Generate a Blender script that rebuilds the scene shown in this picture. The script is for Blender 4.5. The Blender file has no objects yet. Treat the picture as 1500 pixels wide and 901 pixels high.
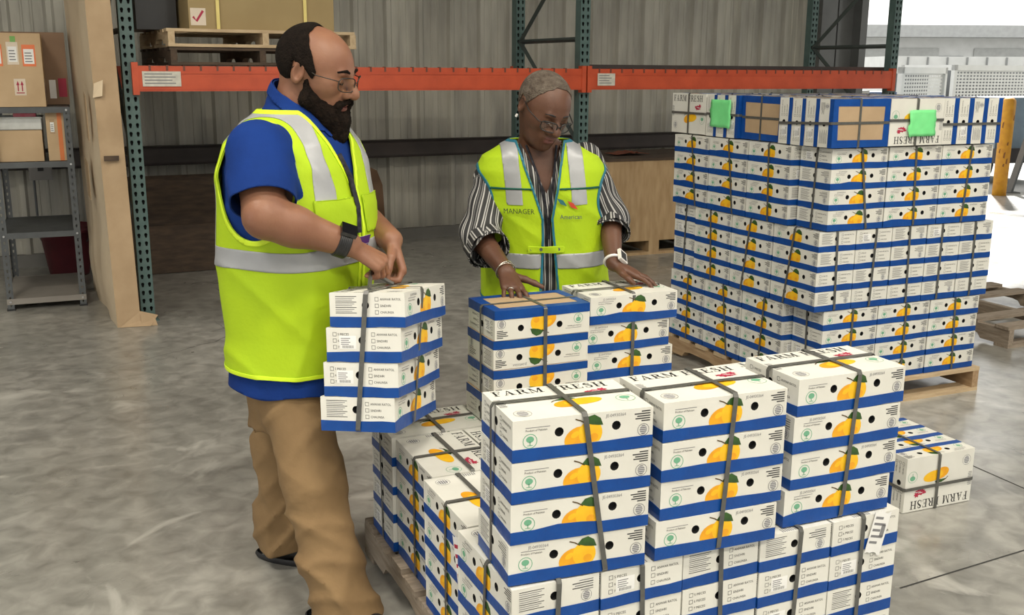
import bpy, bmesh, math, random
import numpy as np
from mathutils import Matrix, Vector, Euler
random.seed(7)
rng = np.random.default_rng(11)
PI = math.pi
scene = bpy.context.scene
col = scene.collection

# ------------------------------------------------------------ camera
CAM_H, PITCH, ROLL, FOC = 1.521, 0.2268, -0.0055, 1500.0
cd = bpy.data.cameras.new('camera'); cam = bpy.data.objects.new('camera', cd); col.objects.link(cam)
cd.sensor_width = 36.0; cd.lens = 36.0*FOC/1500.0; cd.clip_start = .05; cd.clip_end = 400
cam.matrix_world = Matrix.Translation((0, 0, CAM_H)) @ Matrix.Rotation(PI/2-PITCH, 4, 'X') @ Matrix.Rotation(-ROLL, 4, 'Z')
scene.camera = cam

# ------------------------------------------------------------ world (bright overcast sky), exposure
w = bpy.data.worlds.new('overcast_sky'); scene.world = w; w.use_nodes = True
bg = w.node_tree.nodes['Background']; bg.inputs[0].default_value = (1.0, .995, .96, 1); bg.inputs[1].default_value = 2.0
vs = scene.view_settings
vs.view_transform = 'Standard'; vs.look = 'None'; vs.gamma = 1.0; vs.use_curve_mapping = False; vs.exposure = -0.24

def lamp(name, loc, rot, sx, sy, power, color):
    d = bpy.data.lights.new(name, 'AREA'); d.shape = 'RECTANGLE'; d.size = sx; d.size_y = sy; d.energy = power; d.color = color
    o = bpy.data.objects.new(name, d); col.objects.link(o); o.location = loc; o.rotation_euler = rot
    return o
# hazy sun over the yard, falling in through the open door in the back wall
sd = bpy.data.lights.new('sun', 'SUN'); sd.energy = 10; sd.angle = .06; sd.color = (1.0, .97, .92)
so = bpy.data.objects.new('sun', sd); col.objects.link(so)
_e = math.radians(37); _r1 = Vector((math.cos(.485), math.sin(.485), 0)); _r2 = Vector((-math.sin(.485), math.cos(.485), 0))
so.rotation_euler = ((_r1*-.743+_r2*-.669)*math.cos(_e)+Vector((0, 0, -math.sin(_e)))).to_track_quat('-Z', 'Y').to_euler()
# overhead lights added to brighten the tops of things (made-up housings further down)
ADDED_LAMPS = [(-2.6, 1.6), (.6, .4), (3.6, 2.6), (-1.4, -2.8), (1.8, -2.2), (4.6, -1.0)]
for bx_, by_ in ADDED_LAMPS:
    lamp('added_overhead_light', (bx_, by_, 5.28), (0, 0, .42), 1.2, .5, 165, (1.0, .93, .80))

# ------------------------------------------------------------ pixel helper (1500 x 901 frame)
def ray(x, y):
    X = (x-750)/FOC; Y = -(y-450.5)/FOC
    c, s = math.cos(-ROLL), math.sin(-ROLL); X, Y = c*X-s*Y, s*X+c*Y
    cp, sp = math.cos(PITCH), math.sin(PITCH)
    return Vector((X, cp+Y*sp, -sp+Y*cp))
def PX(x, y, Yd):                       # point at world depth Y
    d = ray(x, y); return Vector((0, 0, CAM_H)) + d*(Yd/d.y)
def PZ(x, y, z=0.0):                    # point on a horizontal plane
    d = ray(x, y); return Vector((0, 0, CAM_H)) + d*((z-CAM_H)/d.z)
def frame2(yaw):
    e1 = Vector((math.cos(yaw), math.sin(yaw), 0)); return e1, Vector((-e1.y, e1.x, 0))

# ------------------------------------------------------------ materials
MATS = {}
def mat(name, c, rough=.6, metal=0.0, c2=None, nscale=6.0, bump=0.0, bscale=40.0, detail=4.0, spec=.5, coat=0.0, stretch=None):
    if name in MATS: return MATS[name]
    m = bpy.data.materials.new(name); m.use_nodes = True
    nt = m.node_tree; b = nt.nodes['Principled BSDF']
    b.inputs['Roughness'].default_value = rough; b.inputs['Metallic'].default_value = metal
    b.inputs['Specular IOR Level'].default_value = spec
    b.inputs['Coat Weight'].default_value = coat
    b.inputs['Base Color'].default_value = (*c, 1)
    m.diffuse_color = (*c, 1)
    tc = nt.nodes.new('ShaderNodeTexCoord'); src = tc.outputs['Object']
    if stretch:
        mp = nt.nodes.new('ShaderNodeMapping'); mp.inputs['Scale'].default_value = stretch
        nt.links.new(src, mp.inputs[0]); src = mp.outputs[0]
    if c2 is None: c2 = tuple(min(1, x*.86) for x in c)
    n = nt.nodes.new('ShaderNodeTexNoise'); n.inputs['Scale'].default_value = nscale; n.inputs['Detail'].default_value = detail
    nt.links.new(src, n.inputs['Vector'])
    r = nt.nodes.new('ShaderNodeValToRGB'); r.color_ramp.elements[0].position = .32; r.color_ramp.elements[1].position = .68
    r.color_ramp.elements[0].color = (*c, 1); r.color_ramp.elements[1].color = (*c2, 1)
    nt.links.new(n.outputs['Fac'], r.inputs[0]); nt.links.new(r.outputs[0], b.inputs['Base Color'])
    if bump:
        n2 = nt.nodes.new('ShaderNodeTexNoise'); n2.inputs['Scale'].default_value = bscale; n2.inputs['Detail'].default_value = 3
        nt.links.new(src, n2.inputs['Vector'])
        bp = nt.nodes.new('ShaderNodeBump'); bp.inputs['Strength'].default_value = bump; bp.inputs['Distance'].default_value = .01
        nt.links.new(n2.outputs['Fac'], bp.inputs['Height']); nt.links.new(bp.outputs[0], b.inputs['Normal'])
    MATS[name] = m
    return m

def concrete():
    m = bpy.data.materials.new('stained_concrete'); m.use_nodes = True; nt = m.node_tree; N = nt.nodes; Lk = nt.links
    b = N['Principled BSDF']; tc = N.new('ShaderNodeTexCoord')
    def noise(s, d=6, dist=0.0):
        n = N.new('ShaderNodeTexNoise'); n.inputs['Scale'].default_value = s; n.inputs['Detail'].default_value = d; n.inputs['Distortion'].default_value = dist
        Lk.new(tc.outputs['Object'], n.inputs['Vector']); return n.outputs['Fac']
    def ramp(f, p0, c0, p1, c1):
        r = N.new('ShaderNodeValToRGB'); r.color_ramp.elements[0].position = p0; r.color_ramp.elements[1].position = p1
        r.color_ramp.elements[0].color = c0; r.color_ramp.elements[1].color = c1; Lk.new(f, r.inputs[0]); return r.outputs[0]
    def mix(f, a, bb, mode='MIX'):
        x = N.new('ShaderNodeMix'); x.data_type = 'RGBA'; x.blend_type = mode
        if isinstance(f, float): x.inputs[0].default_value = f
        else: Lk.new(f, x.inputs[0])
        for sck, v in ((x.inputs[6], a), (x.inputs[7], bb)):
            if isinstance(v, tuple): sck.default_value = v
            else: Lk.new(v, sck)
        return x.outputs[2]
    base = ramp(noise(.8, 8, .4), .35, (.27, .264, .24, 1), .68, (.43, .42, .385, 1))
    fine = ramp(noise(11, 10, .5), .30, (.62, .62, .61, 1), .68, (1.12, 1.12, 1.12, 1))
    c = mix(1.0, base, fine, 'MULTIPLY')
    worn = ramp(noise(2.3, 9, 1.4), .60, (0, 0, 0, 1), .72, (1, 1, 1, 1))
    c = mix(worn, c, (.50, .49, .45, 1))
    dark = ramp(noise(1.5, 6, .8), .62, (0, 0, 0, 1), .8, (.75, .75, .75, 1))
    c = mix(dark, c, (.085, .082, .077, 1))
    # hairline cracks: thin lines where a distorted Voronoi edge distance is tiny, only in places
    v = N.new('ShaderNodeTexVoronoi'); v.feature = 'DISTANCE_TO_EDGE'; v.inputs['Scale'].default_value = .55
    wn = N.new('ShaderNodeTexNoise'); wn.inputs['Scale'].default_value = 2.5; wn.inputs['Detail'].default_value = 6; Lk.new(tc.outputs['Object'], wn.inputs['Vector'])
    ad = N.new('ShaderNodeMix'); ad.data_type = 'RGBA'; ad.blend_type = 'LINEAR_LIGHT'; ad.inputs[0].default_value = .12
    Lk.new(tc.outputs['Object'], ad.inputs[6]); Lk.new(wn.outputs['Color'], ad.inputs[7]); Lk.new(ad.outputs[2], v.inputs['Vector'])
    cr = mix(ramp(noise(.5, 3), .5, (0, 0, 0, 1), .62, (.8, .8, .8, 1)), (0, 0, 0, 1), ramp(v.outputs['Distance'], .001, (1, 1, 1, 1), .0035, (0, 0, 0, 1)))
    c = mix(cr, c, (.10, .096, .09, 1))
    Lk.new(c, b.inputs['Base Color'])
    rr = ramp(noise(1.7, 6, .6), .35, (.26, .26, .26, 1), .7, (.46, .46, .46, 1)); Lk.new(rr, b.inputs['Roughness'])
    bp = N.new('ShaderNodeBump'); bp.inputs['Strength'].default_value = .06; b.inputs['Coat Weight'].default_value = .35; b.inputs['Coat Roughness'].default_value = .16; bp.inputs['Distance'].default_value = .01
    Lk.new(noise(14, 8), bp.inputs['Height']); Lk.new(bp.outputs[0], b.inputs['Normal'])
    return m
MATS['floor'] = concrete()
WHITE = mat('white_carton', (.73, .725, .665), .5, c2=(.67, .66, .60), nscale=9, bump=.05, bscale=30)
BROWN = mat('brown_cardboard', (.46, .33, .20), .8, c2=(.40, .28, .165), nscale=7, bump=.08, bscale=50)
BLUE = mat('blue_tape', (.005, .066, .30), .36, spec=.35, c2=(.004, .050, .24), nscale=14, bump=.22, bscale=26)
HOLE = mat('hole_shade', (.012, .012, .012), .9)  # near-black lining, the shade inside holes put into the colour
INK = mat('black_ink', (.018, .018, .02), .6)
GREYINK = mat('grey_ink', (.21, .21, .22), .6)
RED = mat('red_ink', (.42, .02, .06), .6)
MANGO = mat('mango_print', (.86, .43, .01), .5, c2=(.74, .30, .01), nscale=26)
MANGOY = mat('mango_print_yellow', (.88, .54, .015), .5, c2=(.82, .42, .01), nscale=26)
LEAF = mat('leaf_print', (.045, .13, .02), .5, c2=(.02, .06, .012), nscale=40)
GREENINK = mat('green_ink', (.16, .42, .26), .6)
STEM = mat('stem_print', (.09, .05, .01), .6)
STICK = mat('white_sticker', (.86, .86, .84), .4)
STRAP = mat('grey_strap', (.105, .105, .095), .38, c2=(.075, .075, .07), nscale=50)
WOOD = mat('pallet_wood', (.42, .29, .165), .8, c2=(.30, .19, .10), nscale=5, stretch=(2, 14, 14), bump=.2, bscale=18)
WOODX = mat('pale_pallet_wood', (.56, .43, .27), .8, c2=(.44, .32, .19), nscale=5, stretch=(2, 14, 14), bump=.2, bscale=18)
WOODG = mat('grey_pallet_wood', (.36, .30, .235), .85, c2=(.24, .19, .14), nscale=5, stretch=(2, 16, 16), bump=.3, bscale=18)
WOODD = mat('dark_plywood', (.085, .054, .033), .8, c2=(.045, .03, .02), nscale=4, stretch=(2, 9, 9), bump=.2, bscale=14)
PLY = mat('pale_plywood', (.47, .33, .18), .75, c2=(.36, .235, .115), nscale=3.2, stretch=(7, 7, 1.4), bump=.12, bscale=12)
TEAL = mat('green_rack_paint', (.09, .145, .135), .45, c2=(.065, .115, .11), nscale=14, bump=.05)
ORANGE = mat('orange_rack_paint', (.56, .085, .03), .42, c2=(.46, .065, .022), nscale=9)
SIDING = mat('galvanised_siding', (.50, .485, .42), .6, .1, c2=(.31, .30, .265), nscale=2.5, bump=.04, stretch=(3, 3, .5))
DARKSTEEL = mat('dark_brown_steel', (.055, .042, .038), .6, c2=(.035, .028, .026), nscale=4)
GREYSTEEL = mat('grey_shelf_steel', (.10, .11, .115), .45, .2, c2=(.075, .08, .085), nscale=10)
YELLOW = mat('bollard_yellow', (.80, .40, .03), .55, c2=(.66, .29, .03), nscale=12)

# ------------------------------------------------------------ mesh building
class MB:
    def __init__(s): s.v = []; s.f = []; s.m = []
    def poly(s, pts, m=0):
        k = len(s.v); s.v += [tuple(p) for p in pts]; s.f.append(tuple(range(k, k+len(pts)))); s.m.append(m); return s
    def raw(s, vs, fs, m=0):
        k = len(s.v); s.v += [tuple(p) for p in vs]
        for q in fs: s.f.append(tuple(k+i for i in q)); s.m.append(m)
        return s
    def box(s, x0, x1, y0, y1, z0, z1, m=0, M=None):
        P = [Vector(p) for p in ((x0,y0,z0),(x1,y0,z0),(x1,y1,z0),(x0,y1,z0),(x0,y0,z1),(x1,y0,z1),(x1,y1,z1),(x0,y1,z1))]
        if M is not None: P = [M @ p for p in P]
        return s.raw(P, ((0,3,2,1),(4,5,6,7),(0,1,5,4),(1,2,6,5),(2,3,7,6),(3,0,4,7)), m)
    def tube(s, pts, r, n=8, m=0, closed=False, caps=True):
        pts = [Vector(p) for p in pts]; N = len(pts); rs = r if isinstance(r, (list, tuple)) else [r]*N
        base = len(s.v); up = None
        for i in range(N):
            if closed: d = (pts[(i+1) % N]-pts[i-1]).normalized()
            else: d = (pts[min(i+1, N-1)]-pts[max(i-1, 0)]).normalized()
            if up is None:
                up = Vector((0,0,1)) if abs(d.z) < .9 else Vector((1,0,0))
            a = d.cross(up)
            if a.length < 1e-6: a = d.orthogonal()
            a.normalize(); b = a.cross(d).normalized(); up = b
            for k in range(n):
                t = 2*PI*k/n; s.v.append(tuple(pts[i]+a*(math.cos(t)*rs[i])+b*(math.sin(t)*rs[i])))
        for i in range(N if closed else N-1):
            for k in range(n):
                p = base+i*n+k; q = base+i*n+(k+1) % n; j = (i+1) % N
                s.f.append((p, base+j*n+k, base+j*n+(k+1) % n, q)); s.m.append(m)
        if caps and not closed:
            s.f.append(tuple(base+k for k in range(n))); s.m.append(m)
            s.f.append(tuple(base+(N-1)*n+k for k in reversed(range(n)))); s.m.append(m)
        return s
    def lathe(s, prof, n=24, m=0, c=(0,0,0)):
        base = len(s.v)
        for r, z in prof:
            for k in range(n):
                t = 2*PI*k/n; s.v.append((c[0]+r*math.cos(t), c[1]+r*math.sin(t), c[2]+z))
        for i in range(len(prof)-1):
            for k in range(n):
                a = base+i*n+k; b = base+i*n+(k+1) % n
                s.f.append((a, b, b+n, a+n)); s.m.append(m)
        return s
    def mesh(s, name, mats, smooth=False):
        me = bpy.data.meshes.new(name); me.from_pydata(s.v, [], s.f)
        for mm in (mats if isinstance(mats, (list, tuple)) else [mats]): me.materials.append(mm)
        if any(s.m): me.polygons.foreach_set('material_index', s.m)
        if smooth: me.polygons.foreach_set('use_smooth', [True]*len(s.f))
        me.update(); return me
    def build(s, name, mats, parent=None, smooth=False):
        return link(name, s.mesh(name, mats, smooth), parent)
def link(name, data, parent=None, loc=None, rz=None):
    o = bpy.data.objects.new(name, data); col.objects.link(o)
    if parent is not None: o.parent = parent
    if loc is not None: o.location = loc
    if rz is not None: o.rotation_euler = (0, 0, rz)
    return o
def tag(o, label, cat, group=None, kind=None):
    o['label'] = label
    if cat: o['category'] = cat
    if group: o['group'] = group
    if kind: o['kind'] = kind
    return o
def thing(name, label, cat, loc=(0,0,0), rz=0.0, group=None):
    o = link(name, None, None, loc, rz); o.empty_display_size = .1
    return tag(o, label, cat, group)
def struct(o, label=None):
    o['kind'] = 'structure'
    if label: o['label'] = label
    return o

# ------------------------------------------------------------ the setting
RY = .485                                   # yaw of the rack line and back wall
R1, R2 = frame2(RY)
RACK0 = Vector((-2.252, 6.169, 0)); BAY = 3.13; RDEP = 1.06
WALL0 = RACK0 + R2*2.3
def rackp(s, t, z=0.0): return RACK0 + R1*s + R2*t + Vector((0, 0, z))

E = MB(); E.box(-16, 24, -14, 2.35, -.12, 0)
o = E.build('floor', MATS['floor']); o.location = RACK0; o.rotation_euler = (0, 0, RY); struct(o, 'worn grey stained concrete warehouse floor')
flo = o
fy = Matrix.Translation(RACK0) @ Matrix.Rotation(RY, 4, 'Z')
jc = mat('joint_filler', (.035, .034, .032), .8)
for a, b in ((PZ(1318, 862), PZ(1560, 788)), (PZ(1392, 668), PZ(1560, 742))):
    a, b = fy.inverted() @ a, fy.inverted() @ b; d_ = (b-a).normalized(); n_ = Vector((-d_.y, d_.x, 0))*.0035
    E = MB(); E.poly([a-n_, b-n_, b+n_, a+n_]); j = E.build('control_joint', jc, flo); j.location = (0, 0, .0006)
E = MB(); E.box(-30, 90, 2.36, 120, -.14, -.01)
o = E.build('ground_yard', mat('yard_concrete', (.40, .395, .38), .8, c2=(.34, .335, .32), nscale=.6)); o.location = RACK0; o.rotation_euler = (0,0,RY); struct(o, 'pale concrete yard outside the open door')
E = MB(); E.box(-5.6, 20, -10.0, 2.6, 6.0, 6.25)
o = E.build('ceiling', mat('roof_deck', (.42, .42, .40), .7)); o.location = RACK0; o.rotation_euler = (0,0,RY); struct(o, 'metal warehouse roof deck')

# unseen side and rear walls, added to block daylight except through dock doors
inner = mat('inner_siding', (.26, .255, .24), .6)
E = MB(); E.box(-5.6, -5.4, -1.8, 2.4, 0, 6); E.box(-5.6, -5.4, -10.0, -6.6, 0, 6); E.box(-5.6, -5.4, -6.6, -1.8, 3.6, 6)
o = E.build('wall_left_added', inner); o.location = RACK0; o.rotation_euler = (0, 0, RY); struct(o, 'unseen grey siding wall added to block daylight, with an open dock door')
E = MB()
for a, b in ((-5.6, -3.4), (-.2, 2.6), (5.8, 20)): E.box(a, b, -10.0, -9.8, 0, 6)
E.box(-5.6, 20, -10.0, -9.8, 3.6, 6)
o = E.build('wall_front_added', inner); o.location = RACK0; o.rotation_euler = (0, 0, RY); struct(o, 'unseen grey siding wall added to block daylight, with two open dock doors')

# back wall: corrugated sheets, each its own piece, on a dark girt frame
wall = link('wall_back', None, None, WALL0, RY); struct(wall, 'corrugated grey metal siding wall behind the rack')
PW = .914
def sheet_mesh():
    E = MB(); xs = []
    for k in range(3):
        c = k*.305+.06
        xs += [(c-.04, 0), (c-.018, -.032), (c+.018, -.032), (c+.04, 0)]
        for q in (.115, .185): xs += [(c+q-.012, 0), (c+q-.006, -.006), (c+q+.006, -.006), (c+q+.012, 0)]
    xs = [(-.03, 0)]+xs+[(PW+.002, 0)]
    for (a, ya), (b, yb) in zip(xs[:-1], xs[1:]):
        E.poly([(a, ya, 0), (b, yb, 0), (b, yb, 6), (a, ya, 6)])
    return E.mesh('panel', SIDING)
sm = sheet_mesh()
k0 = -7
for k in range(k0, 9):
    link('panel', sm, wall, (k*PW, -.004*(k % 2), 0.03))
for k in range(14, 22): link('panel', sm, wall, (k*PW, -.004*(k % 2), 0.03))
for z0 in (.77, 2.62):
    E = MB(); E.box(k0*PW, 7.3, -.20, -.035, z0, z0+.02); E.box(k0*PW, 7.3, -.20, -.185, z0, z0+.148); E.box(k0*PW, 7.3, -.20, -.05, z0+.13, z0+.148)
    E.build('girt', DARKSTEEL, wall)
E = MB(); E.box(k0*PW, 7.4, -.06, .1, 0, .10); E.build('curb', mat('curb_concrete', (.20, .195, .18), .8), wall)
# door jamb columns at the open bay
jm = mat('door_jamb_steel', (.16, .165, .165), .5, .2, c2=(.12, .125, .125), nscale=3)
E = MB(); E.box(7.40, 7.62, -.22, .12, 0, 6); E.box(7.62, 7.98, -.10, .10, 0, 6); E.box(7.98, 8.08, -.22, .16, 0, 6); E.box(7.70, 7.74, -.16, -.10, 0, 6)
o = E.build('door_frame', jm, wall)
E = MB(); E.box(12.15, 12.9, -.25, .2, 0, 6); E.box(12.05, 12.15, -.12, .12, 0, 6)
E.build('door_frame', mat('bluish_jamb_steel', (.20, .25, .29), .5, .2), wall)
E = MB(); E.box(8.08, 12.05, -.15, .15, 4.6, 6); E.build('door_lintel', jm, wall)

# made-up housings for the added overhead lights
for i, (bx_, by_) in enumerate(ADDED_LAMPS):
    t = thing('added_lamp', 'unseen white lamp added under the roof for overhead light', 'lamp', (bx_, by_, 5.3), .42, 'added unseen lamps under the roof')
    E = MB(); E.box(-.62, .62, -.27, .27, .02, .09); E.box(-.55, .55, -.2, .2, .09, .14); E.build('housing', mat('lamp_white', (.7, .7, .7), .5), t)
    E = MB()
    for sx in (-.5, .5): E.tube([(sx, 0, .14), (sx, 0, .70)], .004, 5)
    E.build('cable', DARKSTEEL, t)

# ------------------------------------------------------------ rack
def plate_holes(E, w, pitch, n, cx, hw, hh, M, m=0):
    """perforated strip along z: n cells, holes at every cx"""
    xs = [-w/2]+[(a+b)/2 for a, b in zip(cx[:-1], cx[1:])]+[w/2]
    for k in range(n):
        z0, z1 = k*pitch, (k+1)*pitch; zc = (z0+z1)/2
        for j, c in enumerate(cx):
            x0, x1 = xs[j], xs[j+1]
            h = [(c+hw*.55, zc+hh), (c-hw*.55, zc+hh), (c-hw, zc+hh*.4), (c-hw*.5, zc-hh), (c+hw*.5, zc-hh), (c+hw, zc+hh*.4)]
            C = [(x1, z1), (x0, z1), (x0, z0), (x1, z0)]
            pts = [M @ Vector((p[0], 0, p[1])) for p in h+C]
            E.raw(pts, ((0,6,7,1), (1,7,2), (2,7,8,3), (3,8,9,4), (4,9,5), (5,9,6,0)), m)
def post_mesh(h):
    E = MB(); n = int(h/.0508); hh = n*.0508
    plate_holes(E, .078, .0508, n, [-.02, .02], .0095, .014, Matrix.Identity(4))
    for s in (-1, 1): E.box(s*.039-.0015, s*.039+.0015, 0, .072, 0, hh)
    E.box(-.039, -.02, .069, .072, 0, hh); E.box(.02, .039, .069, .072, 0, hh)
    E.box(-.034, .034, .030, .033, 0, hh, 1)  # dark backing sheet, painted shade behind the perforations
    E.box(-.06, .06, -.02, .1, 0, .008)
    return E.mesh('upright_post', [TEAL, HOLE])
pm = post_mesh(3.3)
rack = thing('pallet_rack', 'steel pallet rack with green perforated uprights and orange beams', 'rack', RACK0, RY)
for i in range(3):
    for t in (0, RDEP-.072):
        link('upright_post', pm, rack, (i*BAY, t, 0))
    E = MB()
    zs = [.25, 1.0, 1.75, 2.5, 3.2]
    for a, b, fl in ((.25, 1.0, 0), (1.0, 1.75, 1), (1.75, 2.5, 0), (2.5, 3.2, 1)):
        p, q = ((0, .07, a), (0, RDEP-.07, b)) if fl else ((0, RDEP-.07, a), (0, .07, b))
        E.tube([p, q], .02, 4)
    for z in zs: E.tube([(0, .07, z), (0, RDEP-.07, z)], .018, 4)
    ob = E.build('brace', mat('dark_rack_paint', (.05, .065, .062), .5), rack); ob.location = (i*BAY, 0, 0)
BZ = 1.467; BH = .148
lab = mat('beam_label', (.62, .60, .52), .5, c2=(.5, .48, .42), nscale=30)
for i in range(2):
    for t, nm in ((-.03, 'beam'), (RDEP-.02, 'beam')):
        E = MB(); x0, x1 = i*BAY+.042, (i+1)*BAY-.042
        E.box(x0, x1, t, t+.05, BZ-BH/2, BZ+BH/2-.03); E.box(x0, x1, t, t+.03, BZ+BH/2-.03, BZ+BH/2)
        E.box(x0, x1, t-.004, t, BZ-BH/2+.01, BZ-BH/2+.018); E.box(x0, x1, t-.004, t, BZ+BH/2-.045, BZ+BH/2-.036)
        for xa in (x0-.036, x1): E.box(xa, xa+.036, t-.006, t+.045, BZ-BH/2-.02, BZ+BH/2+.02)
        b = E.build(nm, ORANGE, rack)
        if t < 0:
            E = MB(); E.box(0, .012, t-.003, t+.03, BZ+BH/2-.028, BZ+BH/2+.004); hk = E.mesh('deck_hook', mat('hook_brown', (.16, .05, .03), .5))
            for k in range(30): link('deck_hook', hk, b, (x0+.06+k*(x1-x0-.1)/30, 0, 0))
            E = MB(); lx = x0+(.02 if i == 0 else .05); lw = .22 if i == 0 else .15
            E.box(lx, lx+lw, t-.0062, t-.0042, BZ-.045, BZ+.042)
            for k in range(4): E.box(lx+.012, lx+lw-.03-.02*(k % 2), t-.0066, t-.0062, BZ-.030+k*.018, BZ-.024+k*.018, 1)
            E.build('label', [lab, GREYINK], b)
# dark deck strip behind the beam
E = MB(); E.box(BAY+.05, 2*BAY-.05, .06, .10, BZ+.06, BZ+.105); E.box(.05, BAY-.05, .06, .10, BZ+.03, BZ+.072); E.build('deck_support', DARKSTEEL, rack)

def board(E, x0, x1, y0, y1, z0, z1, M=None): E.box(x0, x1, y0, y1, z0, z1, 0, M)
def stringer_mesh(L, h, t):
    """stringer along x with two fork notches below"""
    E = MB(); prof = [(0, 0), (.16*L, 0), (.18*L, .32*h), (.22*L, .42*h), (.36*L, .42*h), (.40*L, .32*h), (.42*L, 0), (.58*L, 0), (.60*L, .32*h), (.64*L, .42*h), (.78*L, .42*h), (.82*L, .32*h), (.84*L, 0), (L, 0), (L, h), (0, h)]
    n = len(prof)
    A = [(x-L/2, -t/2, z) for x, z in prof]; B = [(x-L/2, t/2, z) for x, z in prof]
    E.raw(A+B, [tuple(range(n)), tuple(range(2*n-1, n-1, -1))]+[((i+1) % n, i, i+n, (i+1) % n+n) for i in range(n)])
    return E
def pallet(label, loc, rz, LU, LV, mats, h=.12, nb=7, group=None, blank=(), cat='pallet'):
    """stringers along local y (LV), deck boards along local x (LU)"""
    t = thing('wooden_pallet', label, cat, loc, rz, group)
    sh = h-.036
    me = stringer_mesh(LV, sh, .038).mesh('stringer', mats[0])
    for x in (-LU/2+.02, 0, LU/2-.02):
        s = link('stringer', me, t, (x, 0, .018)); s.rotation_euler = (0, 0, PI/2)
    bw = .095
    E = MB(); E.box(-LU/2, LU/2, -bw/2, bw/2, 0, .018); bm = E.mesh('deck_board', mats[1])
    for k in range(nb):
        if k in blank: continue
        link('deck_board', bm, t, (random.uniform(-.008, .008), -LV/2+bw/2+k*(LV-bw)/(nb-1), h-.018), random.uniform(-.006, .006))
    for k in (0, .5, 1): link('bottom_board', bm, t, (0, -LV/2+bw/2+k*(LV-bw), 0))
    return t
# ------------------------------------------------------------ lettering and flat print
_txt = {}
def text_polys(body):
    """flat outline of a sans word, cap height 1, as (verts2d, faces)"""
    if body in _txt: return _txt[body]
    cu = bpy.data.curves.new('t', 'FONT'); cu.body = body; cu.size = 1.0; cu.resolution_u = 2
    ob = bpy.data.objects.new('t', cu); col.objects.link(ob)
    dg = bpy.context.evaluated_depsgraph_get(); me = ob.evaluated_get(dg).to_mesh()
    v = [(p.co.x/.73, p.co.y/.73) for p in me.vertices]; f = [tuple(p.vertices) for p in me.polygons]
    ob.evaluated_get(dg).to_mesh_clear(); bpy.data.objects.remove(ob); bpy.data.curves.remove(cu)
    w_ = max((a for a, _ in v), default=1)
    _txt[body] = (v, f, w_); return _txt[body]
def rib(pts, ws):
    """ribbon polygon strip through 2-D points with widths -> list of quads"""
    out = []; n = len(pts); L_ = []; R_ = []
    for i in range(n):
        a = pts[max(i-1, 0)]; b = pts[min(i+1, n-1)]; dx, dy = b[0]-a[0], b[1]-a[1]; l = math.hypot(dx, dy) or 1
        nx, ny = -dy/l, dx/l; w_ = ws[i]/2 if isinstance(ws, (list, tuple)) else ws/2
        L_.append((pts[i][0]+nx*w_, pts[i][1]+ny*w_)); R_.append((pts[i][0]-nx*w_, pts[i][1]-ny*w_))
    for i in range(n-1): out.append([R_[i], R_[i+1], L_[i+1], L_[i]])
    return out
def q(x0, x1, y0, y1): return [(x0, y0), (x1, y0), (x1, y1), (x0, y1)]
def arc(cx, cy, rx, ry, a0, a1, n): return [(cx+rx*math.cos(math.radians(a0+(a1-a0)*i/n)), cy+ry*math.sin(math.radians(a0+(a1-a0)*i/n))) for i in range(n+1)]
SERIF = {  # letter: (advance, polygons), cap height 1
 'F': (.78, [q(.12,.29,.05,.95), q(0,.43,0,.06), q(0,.66,.94,1), q(.61,.67,.72,1), q(.29,.50,.47,.54), q(.47,.52,.36,.65)]),
 'A': (1.0, [[(.10,.04),(.17,.04),(.46,.93),(.42,1)], [(.58,.04),(.80,.04),(.50,1),(.42,1)], q(.24,.62,.30,.36), q(0,.30,0,.06), q(.50,.94,0,.06)]),
 'R': (.94, [q(.12,.29,.05,.95), q(0,.42,0,.06), q(0,.40,.94,1), [(.42,.50),(.60,.50),(.86,.05),(.68,.05)], q(.66,.94,0,.06), q(.29,.42,.47,.53)]
        + rib(arc(.38,.735,.25,.235,88,-88,8), [.06,.10,.14,.17,.18,.17,.14,.10,.06])),
 'M': (1.2, [q(.12,.18,.05,.95), q(0,.30,0,.06), [(.10,1),(.28,1),(.60,.10),(.52,.02)], [(.52,.02),(.58,.02),(.92,1),(.84,1)], q(.82,1.0,.05,1), q(.72,1.12,0,.06), q(0,.2,.94,1), q(.86,1.12,.94,1)]),
 'E': (.86, [q(.12,.29,.05,.95), q(0,.72,0,.06), q(0,.70,.94,1), q(.64,.70,.74,1), q(.68,.74,0,.27), q(.29,.50,.47,.54), q(.48,.53,.36,.65)]),
 'S': (.74, rib(arc(.33,.74,.22,.22,35,180,6)+arc(.33,.27,.25,.25,70,-145,9), [.05,.07,.10,.13,.15,.16,.17,.18,.18,.17,.16,.15,.13,.10,.08,.06,.05])+[q(.50,.56,.68,.98), q(.06,.12,.02,.32)]),
 'H': (1.05, [q(.12,.29,.05,.95), q(.70,.87,.05,.95), q(0,.41,0,.06), q(0,.41,.94,1), q(.58,1.0,0,.06), q(.58,1.0,.94,1), q(.29,.70,.47,.54)]),
 ' ': (.42, []),
}
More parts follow.
